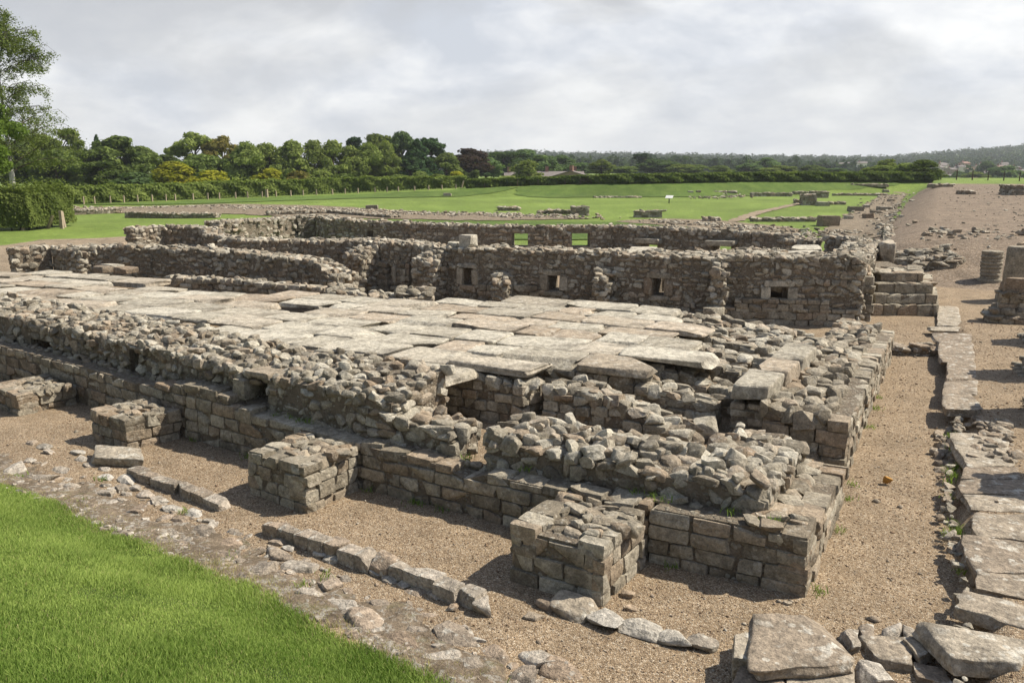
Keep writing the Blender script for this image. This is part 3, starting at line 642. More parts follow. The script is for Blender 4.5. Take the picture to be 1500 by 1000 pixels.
for (cxm, cym, l, wdt) in flags:
    dk = fr.random()
    if dk < .035: continue
    b = SB(int(1000+nfl)); nfl += 1
    th = fr.uniform(.12, .18); ta = fr.normal(0, .035)
    px_, py_ = PX((cxm, cym, 1.3))
    b.add('slab', np.array([cxm, cym, 1.3-th/2+fr.normal(0, .018)]), np.array([l/2-.015, wdt/2-.012, th/2]), np.array([[math.cos(ta), math.sin(ta), 0], [math.sin(ta), -math.cos(ta), 0], [0, 0, 1.]]).T, np.array([fr.normal(0, .012), fr.normal(0, .012), 0]))
    edge = not all(inpoly(np.array([cxm+dx]), np.array([cym+dy]), FP)[0] for dx, dy in ((1.1, 0), (-1.1, 0), (0, -1.), (0, 1.)))
    o = b.build('flagstone', 'flag_stone', 5)
    if edge: tag(o, 'weathered flagstone on the broken rim of the raised granary floor', 'flagstone', 'flagstones along the floor rim')
    else: tag(o, 'worn pale flagstone inside the raised granary floor, tightly set among others', 'flagstone', 'flagstones inside the floor')
for i, (pxs, z, lab) in enumerate((([(748, 520), (885, 540), (880, 546), (745, 528)], 1.32, ''),)): pass
slq = SB(1999)
print('flags', nfl)
# ------------------------------------------------------------------ the second granary
def wall(name, label, pts, th, zb, mat='rubble_stone', K=3, seed=1, cat='ruined wall', group=None, parent=None, extra=None, **k):
    """pts: (px, py, z) of the front top edge, left to right"""
    P = []
    for p in pts:
        q = U(*p) if len(p) == 3 else None
        P.append((q[0], q[1], p[2], p[2]+k.get('rise', 0.)))
    kk = {a: b for a, b in k.items() if a != 'rise'}
    sb = SB(seed); simple_wall(sb, P, th, zb, **kk)
    if extra: extra(sb, P)
    o = sb.build(name, mat, K, parent)
    if parent is None: tag(o, label, cat, group)
    return o, P
def plane_pt(px, py, a, b, off=0.):
    a = np.array(a[:2]); b = np.array(b[:2]); u = (b-a)/np.linalg.norm(b-a); n = np.array([u[1], -u[0]]); a2 = a-n*off
    d = ray(px, py); t = ((a2-CP[:2])@n)/(d[:2]@n); return CP+d*t
w2pts = [(525, 353, 1.93), (620, 361, 1.9), (700, 366, 1.93), (800, 368, 1.93), (900, 372, 1.93), (1000, 377, 1.93), (1130, 377, 2.0), (1268, 378, 2.02)]
W2 = [(*U(*p)[:2], p[2], p[2]+.05) for p in w2pts]
holes = {}
VENTS = [(554, 572, 387, 413), (678, 691, 392, 418), (803, 819, 403, 426), (956, 972, 407, 433), (1130, 1153, 420, 443)]
vinfo = []
for (x0, x1, y0, y1) in VENTS:
    for i in range(len(W2)-1):
        a, b = W2[i], W2[i+1]; q0 = plane_pt(x0, y0, a, b); q1 = plane_pt(x1, y1, a, b); Lh = math.dist(a[:2], b[:2]); u = (np.array(b[:2])-np.array(a[:2]))/Lh
        s0, s1 = (q0[:2]-np.array(a[:2]))@u, (q1[:2]-np.array(a[:2]))@u
        if 0 <= (s0+s1)/2 < Lh: holes.setdefault(i, []).append((max(s0, .05), min(s1, Lh-.05), q1[2], q0[2])); vinfo.append((i, (s0+s1)/2, s1-s0, q1[2], q0[2]))
w2 = empty('granary_partition_wall', (*W2[3][:2], 0), 'long rubble wall of the second granary with narrow vent openings and broken buttress stubs', 'ruined wall')
sb = SB(200); simple_wall(sb, W2, .95, 0., 'rubble', holes=holes, ch=(.11, .2), cl=(.13, .38), jit=.022, rot=.07, topsize=(.16, .32), toprot=.14, tflat=.45)
for (i, sm, wd, z0, z1) in vinfo:
    a = np.array(W2[i][:2]); b = np.array(W2[i+1][:2]); u = (b-a)/np.linalg.norm(b-a); n = np.array([u[1], -u[0]])
    for off in (.12, .8):
        c = a+u*sm-n*off
        sb.block((*c, z1+.09), (wd+.42, .3, .17), u); sb.block((*c, z0-.09), (wd+.3, .3, .16), u)
        sb.block((*(c-u*(wd/2+.15)), (z0+z1)/2), (.28, .3, (z1-z0)*.98), u); sb.block((*(c+u*(wd/2+.15)), (z0+z1)/2), (.28, .3, (z1-z0)*.98), u)
sb.build('rubble_face', 'rubble_stone', 4, w2)
sb = SB(201)
for k, (x0, x1, zt) in enumerate(((1076, 1216, .78), (700, 790, .82), (540, 600, 1.32))):
    i = {0: 6, 1: 2, 2: 0}[k]; q0 = plane_pt(x0, 440, W2[i], W2[i+1], -.1)[:2]; q1 = plane_pt(x1, 440, W2[i], W2[i+1], -.1)[:2]
    sb.face(q0, q1, -.05, zt, 'ashlar', holes.get(0, ()) if k == 2 else (), (.2, .24), (.3, .5), .3, .012, .015); sb.core(q0, q1, .3, -.05, zt, zt, low=.04, inset=.06) if k != 2 else None
q0 = plane_pt(1060, 440, W2[6], W2[7], -.12)[:2]; q1 = plane_pt(1262, 440, W2[6], W2[7], -.12)[:2]; sb.face(q0, q1, -.05, .5, 'ashlar', (), (.2, .24), (.3, .5), .34, .012, .015)
sb.build('plinth', 'dressed_stone', 4, w2)
for k, (x0, x1, zt, pr) in enumerate(((504, 531, 1.8, .9), (603, 634, 1.75, .75), (720, 744, 1.2, .65), (868, 891, 1.45, .65), (1042, 1062, 1.8, .6))):
    sb = SB(210+k); i = [0, 1, 2, 3, 5][k]
    q0 = plane_pt(x0, 420, W2[i], W2[i+1], -pr)[:2]; q1 = plane_pt(x1, 420, W2[i], W2[i+1], -pr)[:2]
    simple_wall(sb, [(*q0, zt-.3, zt+.1), (*q1, zt-.35, zt+.05)], pr+.12, 0., 'rubble', back=False, jit=.06, rot=.14, ch=(.12, .2), cl=(.15, .3), fdrop=.06)
    if k == 4: 
        c = (q0+q1)/2; sb.block((c[0]-.05, c[1]-.18, .42), (.55, .5, .3)); sb.block((c[0]-.15, c[1]-.2, .12), (.95, .6, .28))
    sb.build('buttress', 'rubble_stone', 4, w2)
b = SB(220); q = plane_pt(686, 362, W2[1], W2[2], .4); b.block((q[0], q[1], 1.95+.2), (.5, .45, .46), (1, -.1)); tag(b.build('capstone', 'flag_stone', 6), 'upright squared block standing alone on top of the vented wall', 'stone block')
b = SB(221); q = plane_pt(667, 366, W2[1], W2[2], .4); b.block((q[0], q[1], 1.95+.06), (.36, .4, .2), (1, -.1)); tag(b.build('capstone', 'flag_stone', 5), 'small low block just left of the upright block on the vented wall', 'stone block')
wall('side_wall', 'outer end wall of the second granary, rubble core showing, running away from the viewer', [], .9, 0) if False else None
sb = SB(230); E0 = W2[-1]
simple_wall(sb, [(E0[0]+.02, E0[1]-.1, 1.95, 2.), (E0[0]-.02, E0[1]+3, 1.95, 2.), (E0[0]-.2, E0[1]+6.5, 1.75, 1.85), (E0[0]-.3, E0[1]+11, 1.7, 1.75)], 1.05, 0., 'rubble', ch=(.13, .2), cl=(.15, .36), jit=.05, rot=.13, toprot=.18)
for k in range(5): sb.block((E0[0]+.1, E0[1]+.35, .25+.27*k), (.3, .32+.1*(k % 2), .26), (0, 1))
tag(sb.build('end_wall', 'rubble_stone', 3), 'broken end wall of the second granary running away from us beside the loading blocks', 'ruined wall')
wall('ruined_wall', 'low dark rubble wall continuing left of the vented wall towards the grass', [(318, 352, 1.82), (380, 353, 1.85), (440, 352, 1.85), (525, 353, 1.9)], .9, 0., seed=231)
wall('ruined_wall', 'dark ragged wall at far left of the second granary, in front of the grass', [(197, 335, 1.8), (240, 331, 1.85), (290, 333, 1.8), (302, 345, 1.6), (338, 350, 1.6)], .9, .2, seed=232, jit=.06, rot=.12)
wall('ruined_wall', 'sunlit crumbling cross wall between the dark ragged wall and the back wall', [(322, 326, 1.85), (378, 323, 1.85), (436, 319, 1.85)], 1.3, .3, seed=233, jit=.08, rot=.16, ch=(.14, .24))
wall('ruined_wall', 'short thick stub of wall with dark face at the left end of the back wall', [(436, 318, 1.9), (462, 317, 1.92), (480, 321, 1.9)], 1.2, .3, seed=234, jit=.05, rot=.12)
w3pts = [(482, 321, 1.88), (600, 327, 1.85), (700, 331, 1.83), (800, 332, 1.83), (900, 331, 1.85), (1000, 336, 1.83), (1100, 341, 1.82), (1162, 346, 1.8)]
W3 = [(*U(*p)[:2], p[2], p[2]) for p in w3pts]; h3 = {}
for (x0, x1, y0, y1) in ((537, 546, 338, 347), (750, 773, 342, 361), (838, 864, 342, 361), (940, 962, 358, 370), (1044, 1070, 360, 374)):
    for i in range(len(W3)-1):
        a, b_ = W3[i], W3[i+1]; q0 = plane_pt(x0, y0, a, b_); q1 = plane_pt(x1, y1, a, b_); Lh = math.dist(a[:2], b_[:2]); u = (np.array(b_[:2])-np.array(a[:2]))/Lh
        s0, s1 = (q0[:2]-np.array(a[:2]))@u, (q1[:2]-np.array(a[:2]))@u
        if 0 <= (s0+s1)/2 < Lh: h3.setdefault(i, []).append((max(s0, .05), min(s1, Lh-.05), q1[2], q0[2]))
sb = SB(235); simple_wall(sb, W3, .85, .3, 'rubble', holes=h3, ch=(.14, .22), cl=(.18, .42), jit=.04, rot=.09)
for x0, x1, y in ((933, 968, 353), (1034, 1078, 356)):
    i = 4 if x0 < 1000 else 6
    if x0 > 1000: i = 5
    q0 = plane_pt(x0, y, W3[i], W3[i+1], -.15); q1 = plane_pt(x1, y, W3[i], W3[i+1], -.15); c = (q0+q1)/2; sb.block(c, (np.linalg.norm(q1-q0), .5, .24), (q1-q0)[:2], rot=.02)
tag(sb.build('ruined_wall', 'rubble_stone', 3), 'back wall of the second granary with square openings framing green grass', 'ruined wall')
for k, (x0, x1, y0, y1, z, lab) in enumerate(((880, 910, 371, 378, 1.75, 'thin slab on the vented wall, leftmost of the slabs behind its crest'), (915, 968, 361, 370, 1.75, 'raised slab with a step behind the vented wall crest, left of the gap'), (860, 925, 373, 380, 1.7, 'low slab tucked behind the vented wall crest'), (1000, 1034, 368, 376, 1.7, 'short slab stack in the gap behind the vented wall'), (1046, 1120, 370, 377, 1.75, 'wide pale slab lying behind the right part of the vented wall'), (1122, 1205, 365, 377, 1.72, 'broad pale slab lying beside the dark nook behind the vented wall'), (1155, 1205, 358, 364, 1.75, 'thin pale slab behind the broad slab near the end wall'))):
    q = [U(x0, y1, z), U(x1, y1, z), U(x1-6, y0, z), U(x0+10, y0, z)]
    T, Qd = unit_stones(1, 6, 14, .05, .02, 2, np.random.default_rng(240+k)); 
    p = T[0]; a_, b_ = (p[:, 0]+1)/2, (p[:, 1]+1)/2
    xy = (q[0][:2][None]*((1-a_)*(1-b_))[:, None]+q[1][:2]*(a_*(1-b_))[:, None]+q[2][:2]*(a_*b_)[:, None]+q[3][:2]*((1-a_)*b_)[:, None])
    V = np.column_stack([xy, z-.09+p[:, 2]*.09]); n = len(V)
    tag(put('flagstone', V, Qd, 'flag_stone', tuple(V.mean(0)), pa=dict(ra=np.full(n, .5+.06*k), rb=np.full(n, .2)), sharp=40), lab, 'flagstone', 'flagstones of the second granary')
sb = SB(249)
for pa_, pb_, zt in (((880, 378), (1040, 378), 1.66), ((1045, 376), (1210, 374), 1.6)):
    a = U(*pa_, zt); b_ = U(*pb_, zt); simple_wall(sb, [(*(a[:2]+np.array([0, .3])), zt, zt), (*(b_[:2]+np.array([0, .3])), zt, zt)], 2.2, .3, 'rubble', drop=.2)
tag(sb.build('floor_footing', 'rubble_stone', 3), 'rubble footing carrying the slabs behind the vented wall', 'ruined wall')
# wall stubs and blocks at the far right corner of the second granary
wall('ruined_wall', 'dark rubble nook wall at the back right corner of the second granary', [(1160, 352, 1.75), (1205, 349, 1.8)], .7, .3, seed=250)
wall('ruined_wall', 'dark stub of wall with ragged top beside the end wall at the back', [(1207, 346, 1.9), (1252, 350, 1.9)], .8, .3, seed=251, jit=.05, rot=.12)
# the near granary's own far wall (left) and its return
NWP = [(108, 363, 1.72), (150, 361, 1.76), (220, 362, 1.76), (310, 368, 1.76), (380, 375, 1.74), (452, 381, 1.68), (494, 408, 1.2)]
nwp = [U(*p) for p in NWP]
def nwx(sb, P):
    q = [np.array(U(x, y, z)[:2]) for x, y, z in ((238, 403, 1.2), (310, 408, 1.18), (474, 424, 1.14))]
    for a, b_ in zip(q[:-1], q[1:]): sb.face(a, b_, .5, 1.16, 'ashlar', (), (.15, .18), (.25, .5), .5, .015, .02); sb.core(a, b_, .8, .5, 1.15, 1.15, low=.06); sb.top(a, b_, .5, 1.15, 1.15, (.14, .3), drop=.2)
    for x, y in ((164, 391), (150, 394), (185, 395)): p = U(x, y, 1.15); sb.block(p, (.7, .5, .2), (1, -.05))
wall('ruined_wall', 'long rubble wall along the far side of the slab floor, stepping down to the right', NWP, .9, .6, seed=260, K=4, extra=nwx, jit=.04, rot=.1)
wall('ruined_wall', 'short sunlit rubble wall at the left end beside the gravel path', [(18, 366, 1.6), (74, 362, 1.62), (114, 371, 1.55)], .8, .4, seed=261, K=4, jit=.06, rot=.12)
sb = SB(262)
for x0, x1, y, z in ((480, 505, 425, 1.15), (496, 530, 430, 1.1), (540, 620, 436, 1.1), (580, 632, 430, 1.2)):
    a = U(x0, y, z); b_ = U(x1, y, z); simple_wall(sb, [(*a[:2], z, z+.1), (*b_[:2], z-.02, z+.08)], .6, .4, 'rubble', ch=(.14, .2), cl=(.25, .5))
tag(sb.build('wall_footing', 'rubble_stone', 4), 'low broken footing between the slab floor and the vented wall recess', 'ruined wall')
# loading blocks right of the second granary
pf = empty('loading_platform', (-.8, 28.8, 0), 'stepped platform of large dressed blocks projecting from the end wall of the second granary', 'platform')
for k, (x0, x1, y0, dy, z0, z1) in enumerate(((-1.75, .1, 28.5, .85, -.05, .36), (-1.72, .02, 28.75, .75, .36, .66), (-1.7, -.12, 29.0, .6, .66, .98), (-1.65, -.42, 29.5, .4, .98, 1.28))):
    sb = SB(270+k); a = np.array([x0, y0]); b_ = np.array([x1, y0+dy]); c = b_+np.array([-.1, 4.2-k*.5])
    cl = (.42, .75) if k < 3 else (.35, .75)
    sb.face(a, b_, z0, z1-.01, 'ashlar', (), (z1-z0, z1-z0+.005), cl, .5, .015, .012); sb.face(b_, c, z0, z1-.01, 'ashlar', (), (z1-z0, z1-z0+.005), cl, .5, .015, .012)
    sb.core(a, b_, 4., z0-.05, z1, z1, low=.04); sb.top(a, b_, 1.6, z1-.02, z1-.02, (.3, .6), t0=.1, jz=.01, rot=.03, flat=.4)
    sb.build('block_course', 'dressed_stone', 4, pf)
b = SB(280); q = U(1291, 392, .9); b.block((q[0]+.1, q[1]+.2, 1.25), (.55, 1.9, 1.25), (1, .1), 'slab'); tag(b.build('upright_slab', 'flag_stone', 6), 'tall grey upright slab standing behind the loading platform', 'standing stone')
# grey column stubs and stacked bases, right edge
def pier(x, y, w_, zt, seed, label, top=None, name='pier_stub', zb=.2, foot=.25, group='stacked pier stubs along the street'):
    r = empty(name, (x, y, zb), label, 'pier', group)
    sb = SB(seed)
    def ring(hw, z0, z1, ch):
        c = [np.array([x-hw, y-hw]), np.array([x+hw, y-hw]), np.array([x+hw, y+hw]), np.array([x-hw, y+hw])]
        for a, b_ in zip(c, c[1:]+c[:1]): sb.face(a, b_, z0, z1, 'ashlar', (), ch, (.25, .6), .25, .02, .03)
        sb.core(c[0], c[1], 2*hw, z0, z1, z1, low=.03); sb.top(c[0], c[1], 2*hw, z1-.03, z1-.02, (.25, .5), jz=.01, rot=.05, flat=.4)
    ring(w_/2, zb+.3, zt, (.14, .2)); sb.build('shaft', 'dressed_stone', 4, r)
    sb = SB(seed+1); ring(w_/2+foot*.5, zb-.4, zb+.32, (.14, .18)); ring(w_/2+foot, zb-.4, zb+.14, (.14, .18)); sb.build('base', 'dressed_stone', 4, r)
    if top: b = SB(seed+2); b.block((x, y, zt+top/2), (w_*.85, w_*.85, top), (1, .08), 'slab'); b.build('top_block', 'dressed_stone', 6, r)
    return r
q = U(1450, 414, .2); px_, py_ = q[0], q[1]+.3
pr = empty('column_stub', (px_, py_, .2), 'round stub built of thin weathered stone courses just left of the grey column drum', 'column')
q = U(1487, 436, .2); cx0, cy0 = q[0]+.05, q[1]+.4
cr = empty('column_stub', (cx0, cy0, .2), 'round grey column drum on a stepped base at the right edge', 'column')
def lathe(name, prof, n, mat, parent, loc, seed=3, namp=.012):
    a = np.linspace(0, 2*math.pi, n, endpoint=False); V = []; r = np.random.default_rng(seed)
    for rr, z in prof: V += [(loc[0]+(rr+r.normal(0, namp))*math.cos(t_), loc[1]+(rr+r.normal(0, namp))*math.sin(t_), z) for t_ in a]
    m_ = len(prof); V += [(loc[0], loc[1], prof[-1][1]+.01)]
    Qd = np.array([[i*n+j, i*n+(j+1) % n, (i+1)*n+(j+1) % n, (i+1)*n+j] for i in range(m_-1) for j in range(n)])
    Tt = np.array([[(m_-1)*n+j, (m_-1)*n+(j+1) % n, m_*n] for j in range(n)])
    return put(name, V, [Qd, Tt], mat, parent.location, parent, pa=dict(ra=np.full(len(V), .45), rb=np.full(len(V), .1)), sharp=45)
lathe('drum', [(.45, .55), (.46, .6), (.455, .9), (.45, 1.5), (.44, 1.86), (.40, 1.93), (.2, 1.95)], 40, 'dressed_stone', cr, (cx0, cy0))
pf_ = [(.36, .3)]; z_ = .3; k_ = np.random.default_rng(8)
while z_ < 1.42:
    h_ = k_.uniform(.12, .17); r_ = .37+k_.normal(0, .012); pf_ += [(r_-.025, z_+.008), (r_, z_+.03), (r_+.004, z_+h_*.6), (r_, z_+h_-.02), (r_-.03, z_+h_-.004)]; z_ += h_
lathe('shaft', pf_+[(.2, z_+.01)], 36, 'dressed_stone', pr, (px_, py_), 6, .01)
lathe('base', [(.5, -.2), (.51, .1), (.5, .16), (.45, .18), (.46, .26), (.44, .32), (.3, .33)], 36, 'dressed_stone', pr, (px_, py_), 7)
lathe('base', [(.62, -.25), (.62, .1), (.63, .22), (.6, .28), (.54, .3), (.53, .38), (.56, .42), (.54, .5), (.47, .54), (.2, .56)], 40, 'dressed_stone', cr, (cx0, cy0), 4)
q = U(1480, 466, .25); pier(q[0]+.06, q[1]+.45, .8, .98, 295, 'stepped pier base with a single squared block on top at the right edge', .42, foot=.3)
for k, (x, y, zt) in enumerate(((2.75, 24.6, 1.7), (2.4, 20.6, 2.0), (2.35, 17.2, 2.1), (2.5, 13.6, 2.2))):
    pier(x, y, .85, zt, 300+4*k, 'stepped stone pier stub standing beside the street, farther along the row towards us')
# ------------------------------------------------------------------ slabs, kerbs and single stones given by outline
def quad_slab(name, pxq, z, th, seed, mat, label, cat, group=None, K=16, n=24, camp=.05, namp=.03, cuts=0, tilt=0.):
    """pxq: outline near-left, near-right, far-right, far-left seen at top height z"""
    q = [U(x, y, z)[:2] for x, y in pxq]; r = np.random.default_rng(seed)
    T, Qd = unit_stones(1, K, n, camp, namp, cuts, r); p = T[0]; a_, b_ = (p[:, 0:1]+1)/2, (p[:, 1:2]+1)/2
    xy = q[0]*((1-a_)*(1-b_))+q[1]*(a_*(1-b_))+q[2]*(a_*b_)+q[3]*((1-a_)*b_)
    V = np.column_stack([xy, z-th/2+p[:, 2]*th/2+tilt*(a_[:, 0]-.5)]); m_ = len(V)
    V[:, 2] += .007*wob(V[:, 0], V[:, 1], 7., seed)+.005*wob(V[:, 0], V[:, 1], 19., seed+1); V[:, 0] += .022*wob(V[:, 1], V[:, 2]*2, 6., seed+2)+.012*wob(V[:, 1], V[:, 2], 21., seed+4); V[:, 1] += .02*wob(V[:, 0], V[:, 2]*2, 6., seed+3)+.012*wob(V[:, 0], V[:, 2], 21., seed+5)
    return tag(put(name, V, Qd, mat, tuple(V.mean(0)), pa=dict(ra=np.full(m_, r.random()), rb=np.full(m_, r.random()*.7)), sharp=40), label, cat, group)
PS = [([(1415, 682), (1482, 682), (1476, 634), (1386, 632)], .36, .16, 'large pale lichen spotted slab, uppermost of the front run of path slabs, overhanging the trench'),
 ([(1410, 699), (1494, 701), (1490, 684), (1413, 683)], .35, .14, 'thin slab just nearer than the large lichen spotted slab'),
 ([(1406, 721), (1504, 724), (1500, 703), (1405, 701)], .35, .15, 'narrow path slab, third from the large lichen slab'),
 ([(1420, 746), (1512, 749), (1508, 727), (1412, 723)], .35, .15, 'half shaded path slab, fourth from the large lichen slab'),
 ([(1430, 786), (1535, 797), (1525, 753), (1421, 748)], .36, .18, 'broad brownish path slab with a straight crack line, fifth from the large lichen slab'),
 ([(1428, 832), (1535, 838), (1535, 800), (1406, 783)], .38, .3, 'thick brownish slab with white lichen and deep front edge above the trench'),
 ([(1430, 862), (1535, 880), (1535, 842), (1428, 835)], .36, .16, 'pale grey path slab at the right edge below the thick brownish slab'),
 ([(1402, 888), (1530, 928), (1530, 892), (1408, 862)], .37, .18, 'long slanting pale slab at the right edge, second from the bottom corner'),
 ([(1396, 962), (1492, 972), (1522, 940), (1342, 906)], .36, .2, 'very large flat tan slab at the bottom right corner turning towards the front'),
 ([(1285, 965), (1338, 976), (1332, 934), (1262, 930)], .14, .12, 'squarish brown slab set in gravel between the big front slab and the corner slab'),
 ([(1352, 962), (1376, 944), (1350, 922), (1322, 936)], .18, .12, 'small tilted slab touching the corner slab on its left'),
 ([(1345, 992), (1400, 1005), (1385, 978), (1340, 968)], .12, .1, 'narrow pale slab lying in gravel at the bottom edge'),
 ([(1386, 598), (1444, 600), (1424, 575), (1380, 578)], .42, .2, 'thick dark edged slab ending the upper run of path slabs'),
 ([(1380, 576), (1432, 577), (1430, 556), (1384, 556)], .36, .14, 'upper path slab next to the thick dark edged one'),
 ([(1386, 555), (1430, 555), (1428, 530), (1387, 529)], .36, .13, 'smooth squarish slab in the middle of the upper path'),
 ([(1378, 528), (1428, 530), (1426, 502), (1374, 500)], .36, .13, 'wide upper path slab opposite the low cross kerb'),
 ([(1370, 499), (1424, 501), (1420, 488), (1366, 487)], .34, .12, 'thin ridge like slab across the upper path'),
 ([(1366, 484), (1410, 485), (1408, 478), (1358, 478)], .24, .1, 'narrow raised sliver of slab in the upper path'),
 ([(1372, 476), (1408, 477), (1404, 448), (1374, 448)], .17, .1, 'farthest long path slab, level with the loading platform')]
for i, (q, z, th, lab) in enumerate(PS): quad_slab('path_slab', q, z-.055, th*.8, 400+i, 'path_stone', lab, 'paving slab', 'slabs of the path along the trench')
quad_slab('big_slab', [(1098, 978), (1252, 972), (1216, 896), (1098, 897)], .36, .13, 430, 'path_stone', 'big flat lichen spotted slab at the bottom centre right, propped on smaller stones', 'stone slab', None, 14, 18, .035, .025, 1)
quad_slab('support_stone', [(1072, 960), (1105, 962), (1105, 925), (1074, 930)], .3, .3, 431, 'path_stone', 'dark squarish block propping the left side of the big flat slab', 'stone block')
quad_slab('support_stone', [(1070, 1015), (1150, 1020), (1150, 975), (1080, 970)], .22, .3, 432, 'path_stone', 'grey block under the front left corner of the big flat slab', 'stone block')
quad_slab('support_stone', [(1150, 1015), (1255, 1015), (1250, 965), (1150, 970)], .24, .26, 433, 'path_stone', 'wide cracked block under the front of the big flat slab', 'stone block')
for i, (q, z, lab) in enumerate((([(1246, 945), (1262, 942), (1258, 915), (1228, 912)], .16, 'whitish wedge stone touching the right side of the big flat slab'), ([(1260, 990), (1320, 998), (1300, 968), (1256, 960)], .16, 'pale wedge stone in front of the squarish brown slab'), ([(1262, 932), (1284, 930), (1280, 910), (1258, 912)], .12, 'small grey stone above the squarish brown slab'), ([(1292, 925), (1326, 930), (1322, 912), (1295, 910)], .14, 'white lichened stone between the brown slab and the corner slab'), ([(1326, 925), (1344, 928), (1342, 906), (1322, 908)], .16, 'small pale stone leaning against the corner slab'))):
    quad_slab('edge_stone', q, z*.7, .16, 436+i, 'lichen_stone', lab, 'loose stone', None, 7, 6, .12, .04, 4)
b = SB(445); a = U(1306, 520, .0); c = U(1382, 524, .0); simple_wall(b, [(*a[:2], .2, .22), (*c[:2], .2, .22)], .45, -.05, 'rubble', ch=(.12, .14), cl=(.2, .34), topsize=(.4, .6), toprot=.05, tflat=.4); tag(b.build('cross_kerb', 'path_stone', 5), 'low stone kerb crossing the gravel trench from the end wall to the path', 'kerb')
def kerb_run(px0, px1, n, w_, h_, z, seed, labels, group, mat='lichen_stone', skip=()):
    a = U(*px0, z)[:2]; b_ = U(*px1, z)[:2]; L = np.linalg.norm(b_-a); u = (b_-a)/L; r = np.random.default_rng(seed); cuts = np.cumsum(np.concatenate([[0], r.uniform(.7, 1.3, n)])); cuts = cuts/cuts[-1]*L
    for i in range(n):
        s_ = SB(seed+i); m = (cuts[i]+cuts[i+1])/2; c = a+u*m+np.array([-u[1], u[0]])*r.normal(0, .012)
        s_.block((*c, z-h_/2+r.normal(0, .012)), (cuts[i+1]-cuts[i]+.012, w_*r.uniform(.9, 1.1), h_*1.1), u, 'ashlar', .035)
        tag(s_.build('kerb_stone', mat, 8), labels, 'kerb stone', group)
kerb_run((395, 762), (706, 868), 13, .23, .24, .15, 500, 'lichen crusted rounded block in the kerb row before the two nearest buttresses', 'front kerb row')
kerb_run((194, 684), (330, 735), 7, .2, .2, .11, 520, 'white lichened low block in the short kerb row left of the second buttress', 'short kerb row')
quad_slab('kerb_stone', [(688, 884), (722, 888), (722, 868), (700, 866)], .13, .16, 530, 'lichen_stone', 'small squared stone ending the front kerb row', 'kerb stone', None, 7, 7, .06, .03, 3)
quad_slab('step_slab', [(135, 668), (205, 672), (208, 655), (136, 652)], .16, .15, 531, 'path_stone', 'flat slab lying at the foot of the third buttress from the right', 'stone slab')
r5 = np.random.default_rng(540)
def flat_row(px0, px1, n, lab, group, seed, zc=.03, s=(.1, .2), white=True, spread=.05):
    a = U(*px0)[:2]; b_ = U(*px1)[:2]; L = np.linalg.norm(b_-a); u = (b_-a)/L
    for i in range(n):
        c = a+(b_-a)*(i+.5)/n+np.array([-u[1], u[0]])*r5.normal(0, spread); s_ = SB(seed+i); d = r5.uniform(*s); z = float(terrain(*c))
        s_.block((*c, z+zc-d*.22), (min(d*1.8, L/n*.95), d*1.1, d*.55), u+r5.normal(0, .1, 2), 'top', .05)
        tag(s_.build('flat_stone', 'white_stone', 7), lab, 'flat stone', group)
flat_row((398, 792), (700, 893), 14, 'whitish flat stone sunk in the gravel just in front of the kerb row', 'sunken stones before the kerb row', 550)
flat_row((40, 645), (320, 768), 15, 'whitish flat stone in the broken line left of the kerb rows', 'broken line of sunken stones on the left', 570, spread=.08)
LS = [(842, 893, .3, 'large tan flat stone propped by pebbles before the nearest buttress'), (806, 888, .17, 'grey flat stone left of the large tan stone'), (782, 904, .12, 'small dark rounded stone left of the flat stones before the buttress'), (888, 912, .24, 'white flat stone right of the large tan stone'), (938, 925, .24, 'white flat stone, second right of the large tan stone'), (984, 938, .22, 'white flat stone, third right of the large tan stone'), (1030, 945, .2, 'faint buried stone nearest the big flat slab on its left'), (920, 872, .1, 'small brown stone by the right corner of the nearest buttress'), (924, 892, .08, 'tiny tan stone before the right corner of the nearest buttress'), (1152, 884, .07, 'small blue grey pebble at the corner of the front wall')]
for i, (x, y, d, lab) in enumerate(LS):
    c = U(x, y); s_ = SB(600+i); s_.block((c[0], c[1], d*.16), (d*1.6, d*1.1, d*(.6 if i < 2 or i > 6 else .4)), (1, r5.uniform(-.5, .2)), 'top', .1); tag(s_.build('loose_stone', 'white_stone' if 2 < i < 7 else 'path_stone', 7), lab, 'loose stone')
c = U(1299, 709); s_ = SB(620); s_.block((c[0], c[1], .06), (.1, .085, .11), (1, .4), 'top', .2); tag(s_.build('ochre_stone', 'ochre_stone', 6), 'small orange ochre stone standing alone in the gravel trench', 'loose stone')
# rubble border between lawn and gravel: the big stones one by one, the small ones as loose cover
BIG = [(480, 852, .3), (440, 830, .34), (300, 782, .3), (345, 800, .26), (260, 760, .26), (410, 810, .3), (200, 745, .3), (150, 722, .3), (110, 715, .28), (60, 700, .36), (20, 690, .4), (540, 915, .4), (590, 945, .3), (670, 935, .42), (500, 890, .3), (720, 955, .3), (790, 965, .34), (825, 985, .3), (640, 965, .28), (560, 885, .22), (375, 835, .3), (330, 815, .25), (700, 985, .26), (760, 990, .3), (235, 735, .22), (455, 868, .28), (610, 925, .2), (90, 690, .25), (180, 715, .22)]
for i, (x, y, d) in enumerate(BIG):
    c = G(x, y); s_ = SB(640+i); s_.block((c[0], c[1], c[2]-d*.17+.02), (d*1.4, d*.9, d*.5), (1, r5.uniform(-.6, .3)), 'top', .14); tag(s_.build('border_stone', 'lichen_stone', 7), 'lichen crusted stone half sunk in the border between lawn and gravel', 'border stone', 'sunken stones along the lawn')
